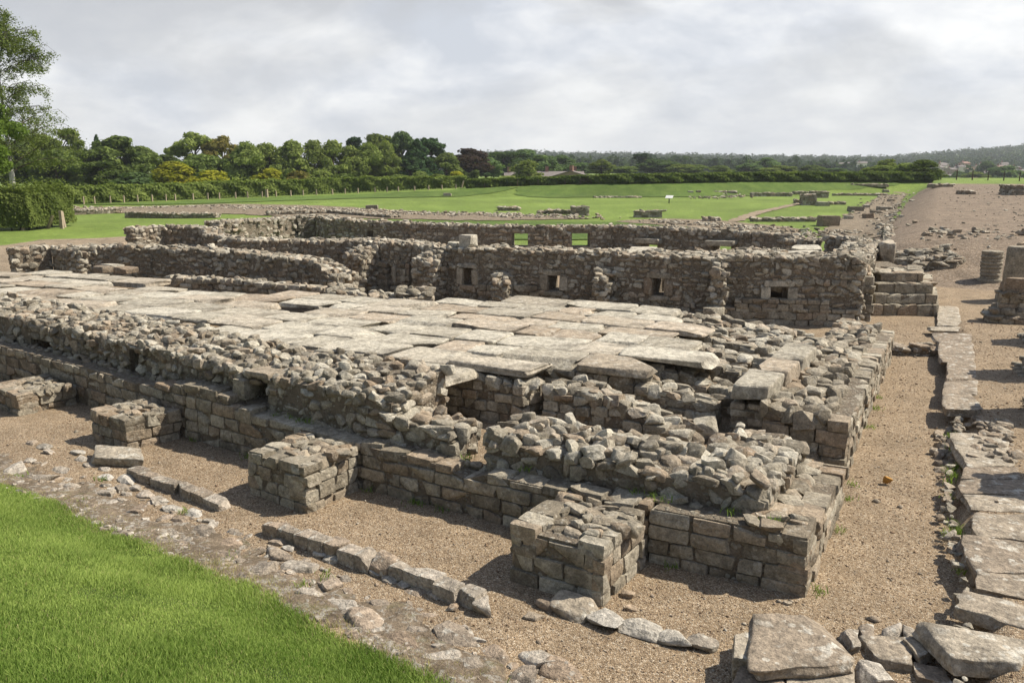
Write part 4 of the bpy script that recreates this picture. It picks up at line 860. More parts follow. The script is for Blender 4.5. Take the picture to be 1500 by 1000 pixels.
def scatter(name, xyz, size, mat, seed, K=2, flat=.55, style='top', up=.1):
    s_ = SB(seed); r = s_.rng
    for (x, y, z), d in zip(xyz, size):
        a = r.uniform(0, 6.28); s_.add(style, np.array([x, y, z+d*up]), np.array([d*r.uniform(.9, 1.5), d*r.uniform(.7, 1.1), d*flat])/2, np.array([[math.cos(a), math.sin(a), 0], [math.sin(a), -math.cos(a), 0], [0, 0, 1.]]), r.normal(0, .2, 3))
    return tag(s_.build(name, mat, K), kind='stuff')
n = 800; x = r5.uniform(-13, -1.3, n); e = r5.gamma(1.6, .22, n)-.1; y = np.interp(x, EDGE[:, 0], EDGE[:, 1])+np.minimum(e, .85); scatter('border_rubble', np.column_stack([x, y, terrain(x, y)]), r5.uniform(.05, .16, n), 'lichen_stone', 680, 3, up=-.12)
# rubble along the trench side of the path
y = r5.uniform(7.2, 19, 130); x = .5+.08*np.sin(y*.9)-np.abs(r5.normal(0, .05, 130)); scatter('trench_rubble', np.column_stack([x, y, np.clip(.2*(1-(.5-x)/.3), 0, .2)]), r5.uniform(.05, .13, 130), 'rubble_stone', 681, 3)
n = 160; x = r5.uniform(.2, 1.3, n); y = r5.uniform(13.8, 16.3, n); scatter('path_rubble', np.column_stack([x, y, terrain(x, y)]), r5.uniform(.05, .22, n), 'path_stone', 682, 3)
# pebbles
def pebbles(name, n, xr, yr, sz, seed, mat, keep=None):
    r = np.random.default_rng(seed); x = r.uniform(*xr, n); y = r.uniform(*yr, n)
    k = ~inpoly(x, y, [(-.9, 8.8), (-.85, 22), (-5, 20), (-24, 18), (-25, 11.9), (-15, 10.4), (-7.16, 9.23), (-2.75, 8.88)])&(np.interp(x, EDGE[:, 0], EDGE[:, 1]) < y-.1)
    x, y = x[k], y[k]; N = len(x); z = terrain(x, y)+.018*wob(x, y, 2.2, 3)*(y < 30)
    O = np.array([(1, 0, 0), (-1, 0, 0), (0, 1, 0), (0, -1, 0), (0, 0, 1), (0, 0, -1)], float); T = np.array([(0, 2, 4), (2, 1, 4), (1, 3, 4), (3, 0, 4), (2, 0, 5), (1, 2, 5), (3, 1, 5), (0, 3, 5)])
    s = sz*r.lognormal(0, .4, N); p = O[None]*r.uniform(.6, 1.3, (N, 6, 1))*np.array([1, 1, .6]); p = np.einsum('nij,nmj->nmi', rotv(r.normal(0, 1, (N, 3))*np.array([.3, .3, 3])), p)*s[:, None, None]+np.column_stack([x, y, z+s*.15])[:, None]
    ra = np.repeat(r.random(N), 6)
    return tag(put(name, p.reshape(-1, 3), (T[None]+(np.arange(N)*6)[:, None, None]).reshape(-1, 3), mat, (0, 0, 0), pa=dict(ra=ra, rb=np.repeat(r.random(N), 6)), smooth=True), kind='stuff')
stone_mat('pebble', [(.2, .135, .085), (.29, .2, .13), (.36, .27, .19), (.48, .42, .34)], 0, 0, 30)
pebbles('pebbles', 52000, (-14, 4), (4.5, 13), .0085, 700, 'pebble'); pebbles('pebbles', 9000, (-1.2, 4.5), (12, 28), .013, 701, 'pebble'); pebbles('small_stones', 450, (-14, 4.5), (5, 24), .03, 702, 'path_stone')
# ------------------------------------------------------------------ grass of the foreground bank
def blades(name, n, mat, seed, hgt, sel):
    r = np.random.default_rng(seed); x = r.uniform(-13.5, .5, n); y = r.uniform(1.2, 8, n)
    e = np.interp(x, EDGE[:, 0], EDGE[:, 1])-y+.14*wob(x, y, 3.1, 8)
    d = np.array([PX((a, b, 1.)) for a, b in ((0, 0),)]) if False else None
    v = np.column_stack([x, y, terrain(x, y)])-CP; zc = v@FW; px = 750+F*(v@RT)/zc; py = 500-F*(v@UP)/zc
    k = sel(e, r.random(n)) & (px > -60) & (py < 1090) & (zc > 2) & (px < 900)
    x, y, v, zc = x[k], y[k], v[k], zc[k]; N = len(x); base = np.column_stack([x, y, v[:, 2]+H+.018*wob(x, y, 2.2, 3)])
    tall = .8+.5*wob(x, y, 2.4, 12)+.3*wob(x, y, 7., 13)
    h = hgt*r.uniform(.55, 1.25, N)*np.clip(tall, .3, 1.7); a = r.uniform(0, 6.28, N)+0; w_ = r.uniform(.0022, .0042, N)
    ba = r.normal(2.2, 1.1, N)+.8*wob(x, y, 1.7, 14); bend = np.column_stack([np.cos(ba), np.sin(ba), np.zeros(N)])*(h*r.uniform(.25, .9, N))[:, None]
    sd = np.column_stack([np.cos(a), np.sin(a), np.zeros(N)])*w_[:, None]; up = np.column_stack([np.zeros(N), np.zeros(N), h])
    m1 = base+up*.55+bend*.3; tip = base+up*.9+bend
    V = np.stack([base-sd, base+sd, m1-sd*.8, m1+sd*.8, tip], 1).reshape(-1, 3); i0 = (np.arange(N)*5)[:, None]
    ra = np.clip(.46+.34*wob(x, y, 1.1, 21)+.2*wob(x, y, 5., 22)+r.normal(0, .24, N), 0, 1)
    return tag(put(name, V, [np.concatenate([i0, i0+1, i0+3, i0+2], 1), np.concatenate([i0+2, i0+3, i0+4], 1)], mat, (0, 0, 0), pa=dict(ra=np.repeat(ra, 5))), kind='stuff')
blades('grass', 900000, 'blade', 710, .062, lambda e, r: (e > .04+.1*(r-.5)))
blades('dry_grass', 420000, 'blade_dry', 711, .06, lambda e, r: ((e > -.3) & (e < .25) & (r < .3*(1-abs(e)/.34))) | ((e > .1) & (r < .045)))
drape('border_soil', [(float(x), float(np.interp(x, EDGE[:, 0], EDGE[:, 1])-.32)) for x in np.linspace(-14, -1.6, 40)]+[(float(x), float(np.interp(x, EDGE[:, 0], EDGE[:, 1])+.62+.12*math.sin(x*2.3)+.1*math.sin(x*5.1))) for x in np.linspace(-1.6, -14, 40)], .09, .02, 'border_soil', px=False, z_add=lambda x, y: .018*wob(x, y, 2.2, 3)+.022*wob(x, y, 7, 5)+.012*wob(x, y, 17, 6)-.3*np.clip(np.interp(x, EDGE[:, 0], EDGE[:, 1])-y+.02, 0, 1), wobble=.6)
def tufts(name, P, seed, n=26, hgt=.07):
    r = np.random.default_rng(seed); P = np.repeat(np.array(P), n, 0); N = len(P); base = P+np.column_stack([r.normal(0, .05, N), r.normal(0, .05, N), np.zeros(N)]); h = hgt*r.uniform(.5, 1.5, N); a = r.uniform(0, 6.28, N); w_ = r.uniform(.003, .007, N)
    sd = np.column_stack([np.cos(a), np.sin(a), np.zeros(N)])*w_[:, None]; b = r.uniform(0, 6.28, N); bend = np.column_stack([np.cos(b), np.sin(b), np.zeros(N)])*(h*.7)[:, None]; up = np.column_stack([np.zeros(N), np.zeros(N), h])
    V = np.stack([base-sd, base+sd, base+up*.6+bend*.35+sd*.8, base+up*.6+bend*.35-sd*.8, base+up+bend], 1).reshape(-1, 3); i0 = (np.arange(N)*5)[:, None]
    return tag(put(name, V, [np.concatenate([i0, i0+1, i0+2, i0+3], 1), np.concatenate([i0+3, i0+2, i0+4], 1)], 'blade', (0, 0, 0), pa=dict(ra=np.repeat(r.random(N)*.6, 5))), kind='stuff')
wp = [(x, fy(x)-.03, 0) for x in r5.uniform(-16, -1, 16)]+[(x, fy(x)+.27, .68) for x in r5.uniform(-14, -1.2, 16)]+[(.45+r5.normal(0, .06), y, .12) for y in r5.uniform(8, 16, 16)]+[(-.84, y, 0) for y in r5.uniform(9, 21, 8)]
c_ = [(float(np.interp(x, [-12, -3], [6.9, 5.7]))) for x in (0,)]
wp += [(x, float(np.interp(x, EDGE[:, 0], EDGE[:, 1]))+r5.uniform(.15, .95), .02) for x in r5.uniform(-12, -2, 9)]
tufts('weeds', wp, 705)
# ------------------------------------------------------------------ far ruins on the grass
def px_block(x, y, w_, h_, dp=.7, name='stone_block', mat='far_stone', seed=1, label='', cat='stone block', group=None, parts=1, K=4):
    """small block or low wall whose foot is seen at (x,y), w_ x h_ in picture units -> real size"""
    c = G(x, y); D = (c-CP)@FW; W_ = w_*D/F; H_ = h_*D/F*1.02; s_ = SB(seed); u = RT[:2]
    if parts == 1: s_.block((c[0]-u[1]*0+FW[0]*dp/2, c[1]+FW[1]*dp/2, c[2]+H_/2-.03), (W_, dp, H_+.06), u, 'ashlar', .03)
    else:
        a = c[:2]-u*W_/2; b_ = c[:2]+u*W_/2; simple_wall(s_, [(*a, c[2]+H_, c[2]+H_), (*b_, c[2]+H_, c[2]+H_)], dp, c[2]-.1, 'ashlar' if parts == 2 else 'rubble', cl=(.4, .9), ch=(.2, .32), topsize=(.3, .6))
    return tag(s_.build(name, mat, K), label, cat, group)
BL = [(850, 316, 26, 13, 1., 2, 'small stack of squared blocks beside the low walls on the near grass'), (825, 314, 44, 6, 1., 3, 'low broken walls left of the stack of squared blocks'), (745, 309, 32, 5, 1.6, 3, 'flat stone heap on the rubble strip at mid field'), (800, 313, 24, 4, 1., 3, 'low rubble ridge right of the flat stone heap'), (544, 307, 18, 6, .8, 1, 'single squared stone on the rubble strip at left of the field'), (950, 319, 40, 10, .9, 2, 'pair of grey blocks side by side on the grass, nearest the sign'), (1044, 325, 26, 6, .8, 3, 'dark stones heaped on the dirt before the stony track'), (1149, 325, 94, 5, .7, 2, 'long low grey kerb lying across the grass right of the stony track'), (1186, 301, 20, 15, 1.2, 2, 'tall block cluster at the end of the stony track'), (1172, 298, 14, 5, .8, 2, 'low block left of the tall block cluster'), (1202, 290, 24, 9, 1.2, 2, 'second block cluster just behind the tall one'), (1207, 302, 18, 6, .8, 1, 'short dark block right of the tall block cluster'), (1228, 300, 24, 4, .7, 2, 'thin long block right of the short dark block'), (1131, 288, 60, 5, .8, 2, 'far low wall left of the block clusters'), (1175, 286, 24, 5, .8, 3, 'short far wall between the low wall and the clusters'), (1260, 287, 76, 3, .8, 2, 'far low wall running right of the clusters'), (1300, 283, 10, 5, .8, 1, 'dark block ending the far low wall'), (1060, 283, 40, 2.5, .8, 3, 'faint line of stones left of the far low wall'), (1012, 283, 8, 3, .8, 1, 'small stone on the grass beyond the sign, left one'), (1024, 283, 6, 4, .8, 1, 'small stone on the grass beyond the sign, right one'), (1262, 273, 80, 3, 1.5, 3, 'rubble band on the bank top near the field gate'), (1382, 274, 30, 4, 1.5, 3, 'dark stone heap at the top of the rough road'), (1218, 332, 27, 15, 1.3, 1, 'big rounded block at the corner of the stony road edge'), (1246, 322, 10, 6, .8, 1, 'small stone behind the big rounded block'), (1256, 310, 20, 7, 1., 1, 'pale long roadside block, second row from the near corner'), (1271, 305, 8, 5, .8, 1, 'small dark roadside stone beside the pale long block'), (1297, 309, 18, 6, .8, 1, 'grey roadside block on the right of the track'), (1285, 314, 12, 5, .8, 1, 'brown squared stone in the middle of the track'), (1276, 321, 16, 8, .8, 1, 'largest brown block standing in the middle of the track'), (1309, 296, 12, 4, .8, 1, 'far roadside stone near the rough road'), (1420, 285, 18, 5, 1.2, 3, 'small heap on the right of the rough road top'), (1492, 286, 20, 14, 2., 3, 'dark rubble mound at the right edge of the rough road'), (655, 288, 12, 5, .8, 1, 'pinkish stone lying in the grass before the hedge'), (905, 290, 70, 1.8, .8, 3, 'faint line of stones at the foot of the grass bank')]
for i, (x, y, w_, h_, dp, pt, lab) in enumerate(BL): px_block(x, y, w_, h_, dp, 'stone_block' if pt == 1 else 'low_ruin', 'far_stone', 720+i, lab, 'stone block' if pt == 1 else 'ruin', None, pt)
for i, (pts, lab) in enumerate((([(262, 318), (312, 319)], 'x'), )): pass
wall('low_ruin', 'low double line of old wall in the grass at far left', [(95, 308, 1.0), (178, 306, 1.0)], 1.5, .4, seed=760, K=2, cl=(.4, .9), ch=(.2, .3))
wall('low_ruin', 'long low wall with shaded face curving through the rubble strip', [(182, 311, 1.05), (250, 313, 1.0), (316, 313, 1.0)], 1.2, .35, seed=761, K=2, cl=(.4, .9), ch=(.2, .3))
wall('low_ruin', 'low dark edged wall in the rubble strip behind the second granary', [(392, 310, 1.05), (480, 308, 1.08), (570, 316, .95)], 1.2, .35, seed=762, K=2, cl=(.4, .9), ch=(.2, .3))
# curved and straight low courses at the foot of the rough road
sb = SB(765)
for pts, z in (([(1312, 378), (1340, 376), (1372, 373), (1392, 371)], .45), ([(1310, 387), (1335, 387), (1370, 384), (1402, 378)], .34), ([(1336, 395), (1362, 396), (1400, 393), (1415, 384)], .3)):
    q = [G(*p) for p in pts]; simple_wall(sb, [(*p[:2], p[2]+.2, p[2]+.24) for p in q], .6, [p[2]-.1 for p in q], 'rubble', ch=(.1, .14), cl=(.3, .6), topsize=(.25, .5))
tag(sb.build('stepped_edge', 'far_stone', 3), 'curved steps of thin stone courses at the foot of the rough road', 'stone steps')
wall('street_kerb', 'broken line of kerb stones between the end wall and the rough road', [(1296, 405, .6), (1312, 350, 1.15), (1308, 330, 1.25)], .5, .2, seed=766, K=3, cl=(.3, .7), jit=.08, rot=.12) 
n = 700; x = -.9+r5.gamma(2.2, 4., n); y = r5.uniform(39, 100, n)**1.0; scatter('road_stones', np.column_stack([x, y, terrain(x, y)]), r5.gamma(2., .034, n)+.03, 'far_stone', 767, 2, .5)
n = 130; x = r5.uniform(-.8, 8, n); y = r5.normal(45, 1.6, n); scatter('road_stones', np.column_stack([x, y, terrain(x, y)]), r5.gamma(2., .08, n)+.05, 'far_stone', 768, 2, .5)
def strip_scatter(px0, px1, n, spread, seed, sz=(.1, .35)):
    r = np.random.default_rng(seed); P = np.array([G(*p) for p in (px0, px1)]); t_ = r.random(n); c = P[0]+(P[1]-P[0])*t_[:, None]; c[:, :2] += r.normal(0, spread, (n, 2)); c[:, 2] = terrain(c[:, 0], c[:, 1])+.05
    scatter('strip_rubble', c, r.uniform(*sz, n), 'far_stone', seed, 2)
for i, (a, b_, n, s_) in enumerate((((100, 304), (330, 302), 260, .7), ((330, 304), (560, 311), 420, 1.3), ((560, 312), (860, 319), 420, 1.2), ((960, 325), (1160, 339), 260, 1.2), ((1250, 318), (1312, 285), 120, 1.), ((1030, 291), (1090, 287), 120, 1.5), ((1290, 345), (1310, 300), 120, .7), ((1180, 346), (1250, 340), 120, .8))): strip_scatter(a, b_, n, s_, 770+i)
# information sign
q = G(980, 298); sg = empty('information_sign', tuple(q), 'white sloping information panel on a short black post in the middle of the lawn', 'sign')
def boxm(name, c, d, mat, parent, rx=0., rz=0.):
    T, Qd = cube(1); p = T*np.array(d)/2; p = p@np.array(Matrix.Rotation(rx, 3, 'X')).T@np.array(Matrix.Rotation(rz, 3, 'Z')).T+np.array(c)
    return put(name, p, Qd, mat, parent.location if parent else tuple(c), parent)
boxm('post', (q[0], q[1], q[2]+.3), (.09, .09, .62), 'sign_post', sg); boxm('panel', (q[0], q[1], q[2]+.68), (.78, .5, .05), 'sign_white', sg, .6, YAW-.5)
# ------------------------------------------------------------------ trees and hedges
def cards(C_, Nn, sz, rng, asp=1.7):
    """leaf-clump cards: centres, preferred normals, sizes -> verts, quads, per-vertex tone"""
    N = len(C_); nn = Nn+rng.normal(0, .42, (N, 3)); nn /= np.linalg.norm(nn, axis=1, keepdims=True)
    t_ = np.cross(nn, rng.normal(0, 1, (N, 3))); t_ /= np.linalg.norm(t_, axis=1, keepdims=True); b_ = np.cross(nn, t_)
    s = sz*rng.uniform(.6, 1.35, N)[:, None]; bend = nn*s*.25
    V = np.stack([C_-t_*s*asp/2, C_-b_*s*.42-bend*.4, C_+t_*s*asp/2, C_+b_*s*.42+bend*.4], 1).reshape(-1, 3)
    return V, np.arange(4*N).reshape(-1, 4)
def tube(P, Rr, n=7):
    P = np.array(P, float); V = []; a = np.linspace(0, 2*math.pi, n, endpoint=False)
    for i, p in enumerate(P):
        d = P[min(i+1, len(P)-1)]-P[max(i-1, 0)]; d /= np.linalg.norm(d)+1e-9; x = np.cross(d, (0.3, .9, .1)); x /= np.linalg.norm(x); y = np.cross(d, x)
        V += [p+(x*math.cos(t_)+y*math.sin(t_))*Rr[i] for t_ in a]
    Qd = [[i*n+j, i*n+(j+1) % n, (i+1)*n+(j+1) % n, (i+1)*n+j] for i in range(len(P)-1) for j in range(n)]
    return np.array(V), np.array(Qd)
def merge(L):
    V = []; Qd = []; o_ = 0
    for v, q in L: V.append(v); Qd.append(q+o_); o_ += len(v)
    return np.concatenate(V), np.concatenate(Qd)
def crown_mesh(kind, seed, nleaf):
    """unit tree: radius ~.5, height 1, crown from z=low"""
    r = np.random.default_rng(seed); blobs = []
    if kind in ('round', 'tall', 'bush', 'airy'):
        low, nb, br = dict(round=(.16, 34, .17), tall=(.1, 40, .16), bush=(.0, 26, .2), airy=(.25, 34, .12))[kind]
        for _ in range(nb):
            z = r.uniform(0, 1); prof = {'round': math.sin(math.pi*min(1, .12+z*.86))**.6, 'tall': (1-z**2.6)**.7*min(1, .55+z*2), 'bush': math.sqrt(max(0, 1-(z*.96)**2)), 'airy': math.sin(math.pi*min(1, .1+z*.86))**.7}[kind]
            a = r.uniform(0, 6.28); d = .5*prof*r.uniform(.35, 1.)**.5; b = br*r.uniform(.65, 1.25); d = max(0, d-b*.55)
            blobs.append((d*math.cos(a), d*math.sin(a), low+(1-low)*(z*(1-br*.55)+.02), b, b*r.uniform(.55, .85)))
    elif kind == 'conifer':
        for k in range(46):
            z = r.uniform(.06, 1)**.8; a = r.uniform(0, 6.28); d = .46*(1-z)**.75*r.uniform(.4, 1); blobs.append((d*math.cos(a), d*math.sin(a), z*.95, .05+.1*(1-z), .05+.03*r.random()))
    elif kind == 'pine':
        for k in range(30):
            z = r.uniform(.3, 1); a = r.uniform(0, 6.28); d = .42*r.uniform(.2, 1)*(1-abs(z-.7)*.9); blobs.append((d*math.cos(a), d*math.sin(a), z*.95, r.uniform(.1, .17), r.uniform(.05, .09)))
    B = np.array(blobs); wgt = B[:, 3]**2; k = r.choice(len(B), nleaf, p=wgt/wgt.sum()); d = r.normal(0, 1, (nleaf, 3)); d[:, 2] = d[:, 2]+.35; d /= np.linalg.norm(d, axis=1, keepdims=True)
    rad = r.uniform(.55, 1.06, nleaf)[:, None]
    C_ = B[k, :3]+d*rad*np.column_stack([B[k, 3], B[k, 3], B[k, 4]])
    V, Qd = cards(C_, d, {'bush': .055, 'airy': .04, 'tall': .042}.get(kind, .046), r); tone = np.clip(r.random(len(B))[k]*.6+r.normal(.2, .18, nleaf), 0, 1)
    return V, Qd, np.repeat(tone, 4), B
def trunk_mesh(B, seed, low=.3):
    r = np.random.default_rng(seed); L = [tube([(0, 0, -.02), (.005, .005, .2), (.01, 0, .45), (0, .01, .8)], [.034, .026, .02, .006])]
    for b in B[r.permutation(len(B))[:16]]:
        z0 = max(.12, b[2]-.18-.25*math.hypot(b[0], b[1])); L.append(tube([(0, 0, z0), (b[0]*.5, b[1]*.5, z0+(b[2]-z0)*.6), b[:3]], [.011, .008, .003], 5))
    return merge(L)
PROTO = {}
def proto(kind, var):
    if (kind, var) in PROTO: return PROTO[(kind, var)]
    V, Qd, tone, B = crown_mesh(kind, 900+var*17+len(kind), {'round': 6500, 'tall': 6500, 'bush': 3500, 'airy': 5000, 'conifer': 5500, 'pine': 5000}[kind])
    def mesh(nm, V, Qd, mat, pa=None):
        o = put(nm, V, Qd, mat, pa=pa); me = o.data; bpy.data.objects.remove(o); return me
    PROTO[(kind, var)] = (mesh('crown', V, Qd, 'leaf_mid', dict(ra=tone)), mesh('trunk', *trunk_mesh(B, var), 'bark')); return PROTO[(kind, var)]
tr = np.random.default_rng(33)
def tree(px, pyt, D, wpx, kind, leaf, label, group=None, name='tree', ground=None, pyb=None):
    b = UD(px, 300, D); x, y = b[0], b[1]; z = float(terrain(x, y)) if pyb is None else UD(px, pyb, D)[2]; ht = UD(px, pyt, D)[2]-z; wd = wpx*D/F*(1.75 if kind == 'tall' else 1.5)
    r = empty(name, (x, y, z), label, 'tree' if name == 'tree' else 'bush', group, tr.uniform(0, 6.28)); cm, tm = proto(kind, int(tr.integers(0, 3)))
    for nm, me, mt in (('trunk', tm, 'bark'), ('crown', cm, leaf)):
        o = bpy.data.objects.new(nm, me); COL.objects.link(o); o.parent = r; o.scale = (wd, wd, ht); o.material_slots[0].link = 'OBJECT'; o.material_slots[0].material = M[mt]
    return r
g1 = 'woodland trees behind the left hedge'
TL = [(-30, 190, 150, 70, 'round', 'leaf_dark', 'dark tree at the left edge behind the birch'), (28, 205, 150, 60, 'round', 'leaf_dark', 'dark tree directly behind the white birch trunk'), (62, 196, 155, 58, 'round', 'leaf_mid', 'tall broad green tree just right of the birch branches'), (98, 188, 160, 56, 'airy', 'leaf_mid', 'tree rising behind the birch branch tips'), (88, 222, 135, 60, 'round', 'leaf_dark', 'low dark tree in front of the tall trees near the birch'), (128, 218, 140, 58, 'round', 'leaf_dark', 'dark rounded tree left of the spiky topped fir'), (151, 197, 165, 26, 'conifer', 'leaf_pine', 'spiky topped fir poking above the dark broadleaf trees'), (182, 202, 145, 66, 'round', 'leaf_dark', 'widest dark tree left of the gap in the treeline'), (213, 218, 145, 56, 'round', 'leaf_dark', 'dark tree sloping down to the gap in the treeline'), (155, 235, 130, 60, 'round', 'leaf_dark', 'dark lower tree in front of the widest dark tree'), (250, 228, 165, 44, 'round', 'leaf_dark', 'low dark tree in the gap left of the airy oak'), (291, 198, 160, 62, 'airy', 'leaf_mid', 'tall airy oak standing right of the treeline gap'), (331, 203, 160, 48, 'airy', 'leaf_rust', 'brownish airy oak beside the tall one'), (300, 225, 150, 56, 'round', 'leaf_dark', 'dark tree under the two airy oaks'), (345, 230, 150, 44, 'round', 'leaf_dark', 'dark tree between the brown oak and the lime row')]
for t_ in TL: tree(*t_, group=g1)
ordw = ['first', 'second', 'third', 'fourth', 'fifth', 'sixth', 'seventh', 'eighth']
for i, (x, yt, w_) in enumerate(((366, 211, 42), (398, 209, 40), (431, 205, 44), (463, 210, 38), (491, 210, 38), (517, 213, 34), (542, 212, 38), (567, 211, 30))): tree(x, yt, 150+i*2, w_, 'tall', 'leaf_mid', f'{ordw[i]} lime from the left in the row of even rounded limes behind the hedge', 'row of limes')
for t_ in [(528, 199, 185, 40, 'pine', 'leaf_pine', 'flat topped pine above the right half of the lime row'), (559, 195, 190, 46, 'round', 'leaf_mid', 'tallest soft green tree behind the lime row'), (591, 197, 185, 44, 'round', 'leaf_far', 'grey green broad tree right of the tallest soft green one'), (614, 203, 170, 52, 'conifer', 'leaf_pine', 'broad dark spruce at the right end of the lime row'), (634, 203, 180, 34, 'pine', 'leaf_pine', 'dark narrow pine right of the broad spruce'), (602, 228, 165, 50, 'conifer', 'leaf_pine', 'lower dark fir in front of the broad spruce'), (655, 226, 175, 38, 'round', 'leaf_pale', 'pale green small tree between the dark pine and the copper beech'), (687, 219, 185, 54, 'round', 'leaf_purple', 'dark purple copper beech right of the conifers'), (712, 232, 210, 40, 'round', 'leaf_far', 'dull green tree right of the copper beech'), (738, 221, 230, 44, 'round', 'leaf_far', 'rounded grey green tree, left one of the pair left of the house'), (769, 220, 235, 52, 'round', 'leaf_far', 'rounded grey green tree, right one of the pair left of the house'), (772, 234, 170, 36, 'bush', 'leaf_mid', 'light green round tree standing in front of the house roof'), (800, 230, 240, 40, 'round', 'leaf_far', 'dark tree behind the house ridge'), (822, 229, 260, 34, 'round', 'leaf_far', 'tree with dark round top behind the house chimney'), (845, 238, 260, 40, 'round', 'leaf_far', 'tree behind the right gable of the house'), (880, 235, 230, 28, 'round', 'leaf_mid', 'sunlit tree just right of the house'), (944, 224, 300, 26, 'pine', 'leaf_pine', 'dark tall pine pair rising above the far trees'), (960, 233, 280, 44, 'round', 'leaf_far', 'broad dark tree right of the tall far pines'), (996, 240, 270, 30, 'round', 'leaf_mid', 'low green tree before the far wooded ridge'), (1020, 242, 270, 32, 'round', 'leaf_dark', 'dark green tree second right of the far pines'), (1052, 243, 265, 32, 'round', 'leaf_dark', 'dark round tree midway along the long dark hedge'), (915, 243, 270, 34, 'round', 'leaf_dark', 'low dark tree left of the tall far pines'), (1094, 240, 300, 34, 'round', 'leaf_far', 'far tree beneath the thin spire tree'), (1120, 232, 330, 34, 'round', 'leaf_far', 'far rounded tree standing above its neighbours right of the spire tree'), (1140, 243, 260, 40, 'round', 'leaf_mid', 'bushy olive tree right of the far rounded tree'), (1187, 243, 260, 36, 'round', 'leaf_dark', 'dark tree behind the hedge left of the town view'), (1215, 246, 280, 40, 'round', 'leaf_far', 'grey green tree behind the hedge nearer the town view'), (1090, 228, 420, 9, 'conifer', 'leaf_far', 'thin spire like conifer on the far skyline'), (1297, 234, 165, 30, 'round', 'leaf_mid', 'green tree above the hedge left of the round dark bush')]: tree(*t_, group='trees beyond the long hedge')
for t_ in [(259, 240, 128, 56, 'bush', 'leaf_yellow', 'large yellow green bush under the airy oaks'), (308, 249, 126, 52, 'bush', 'leaf_yellow', 'spreading lime green bush right of the large yellow green one'), (397, 246, 132, 36, 'bush', 'leaf_yellow', 'golden yellow bush under the first limes'), (438, 250, 133, 38, 'bush', 'leaf_rust', 'rusty brown bush right of the golden one'), (471, 249, 134, 36, 'bush', 'leaf_mid', 'green bush right of the rusty brown one'), (510, 254, 134, 40, 'bush', 'leaf_dark', 'dark green bush under the middle of the lime row'), (585, 257, 136, 38, 'bush', 'leaf_pale', 'pale low bush right of the lime row'), (617, 252, 138, 26, 'bush', 'leaf_pale', 'small rounded pale bush under the spruce'), (642, 255, 138, 30, 'bush', 'leaf_mid', 'low green bush left of the small yellow one'), (668, 252, 138, 24, 'bush', 'leaf_yellow', 'small yellow bush at the hedge gap'), (195, 252, 118, 56, 'bush', 'leaf_far', 'bluish green bush before the dark trees at left'), (745, 258, 150, 30, 'bush', 'leaf_mid', 'clipped green bush left of the house'), (1348, 236, 128, 40, 'bush', 'leaf_dark', 'big round dark bush ending the long hedge by the field gate'), (1325, 240, 140, 46, 'bush', 'leaf_pale', 'soft olive bush just left of the round dark one'), (1290, 243, 150, 50, 'bush', 'leaf_pale', 'pale hazy bush above the right end of the hedge')]: tree(*t_, group='bushes along the hedge', name='bush')
for t_ in [(1470, 244, 330, 46, 'round', 'leaf_far', 'dark rounded tree before the town at right'), (1400, 252, 340, 24, 'round', 'leaf_far', 'dark tree right of the hedge end, in front of the town'), (1424, 253, 330, 34, 'round', 'leaf_mid', 'light green tree in front of the town, left of the dark rounded one'), (1380, 256, 320, 20, 'bush', 'leaf_far', 'small bush right of the round dark bush'), (1440, 238, 430, 26, 'round', 'leaf_far', 'dark tree standing among the town roofs'), (1510, 243, 340, 40, 'round', 'leaf_far', 'tree at the right edge before the town')]: tree(*t_, group='trees before the town')
# near tree at left edge and the birch
def near_tree(px, pyt, pyb, pyg, D, wpx, n, sz, leaf, label, seed):
    b = UD(px, 300, D); z = float(terrain(b[0], b[1])); r = np.random.default_rng(seed); ht = UD(px, pyt, D)[2]; lo = UD(px, pyb, D)[2]; wd = wpx*D/F
    root = empty('tree', (b[0], b[1], z), label, 'tree'); B = []
    for _ in range(60):
        k = r.uniform(0, 1); a = r.uniform(0, 6.28); d = wd/2*math.sin(math.pi*min(1, .16+k*.8))**.6*r.uniform(.3, 1)**.5; rb = wd*r.uniform(.07, .13); B.append((b[0]+max(0, d-rb*.6)*math.cos(a), b[1]+max(0, d-rb*.6)*math.sin(a), lo+(ht-lo)*k*.93, rb))
    B = np.array(B); k = r.integers(0, len(B), n); d = r.normal(0, 1, (n, 3)); d[:, 2] += .3; d /= np.linalg.norm(d, axis=1, keepdims=True)
    V, Qd = cards(B[k, :3]+d*(B[k, 3]*r.uniform(.5, 1.1, n))[:, None]*np.array([1, 1, .7]), d, sz, r); put('crown', V, Qd, leaf, (b[0], b[1], z), root, pa=dict(ra=np.repeat(np.clip(r.random(len(B))[k]*.6+r.normal(.2, .18, n), 0, 1), 4)))
    L = [tube([(b[0], b[1], z-.1), (b[0], b[1], lo+.5), (b[0]+.1, b[1], ht-1)], [.2, .16, .04])]+[tube([(b[0], b[1], max(z+1, q[2]-1.2)), q[:3]], [.06, .015], 5) for q in B[:24]]
    V, Qd = merge(L); put('trunk', V, Qd, 'bark', (b[0], b[1], z), root)
near_tree(-24, 132, 244, 330, 58, 142, 22000, .14, 'leaf_bright', 'dense bright green tree cut by the left edge, in front of the birch', 5)
bp = UD(19, 282, 64); bz = float(terrain(bp[0], bp[1])); bt = empty('birch_tree', (bp[0], bp[1], bz), 'tall airy birch with white trunk and drooping twigs at the upper left', 'tree')
r = np.random.default_rng(99); ht = UD(19, 2, 64)[2]-bz; L = []; tips = []
TP = np.array([(0, 0, -.2), (.1, .0, ht*.2), (-.05, .1, ht*.45), (-.35, .1, ht*.7), (-.5, .05, ht*.97)]); 
def tp(f): return np.array([np.interp(f, [0, .2, .45, .7, .97], TP[:, i]) for i in range(3)])
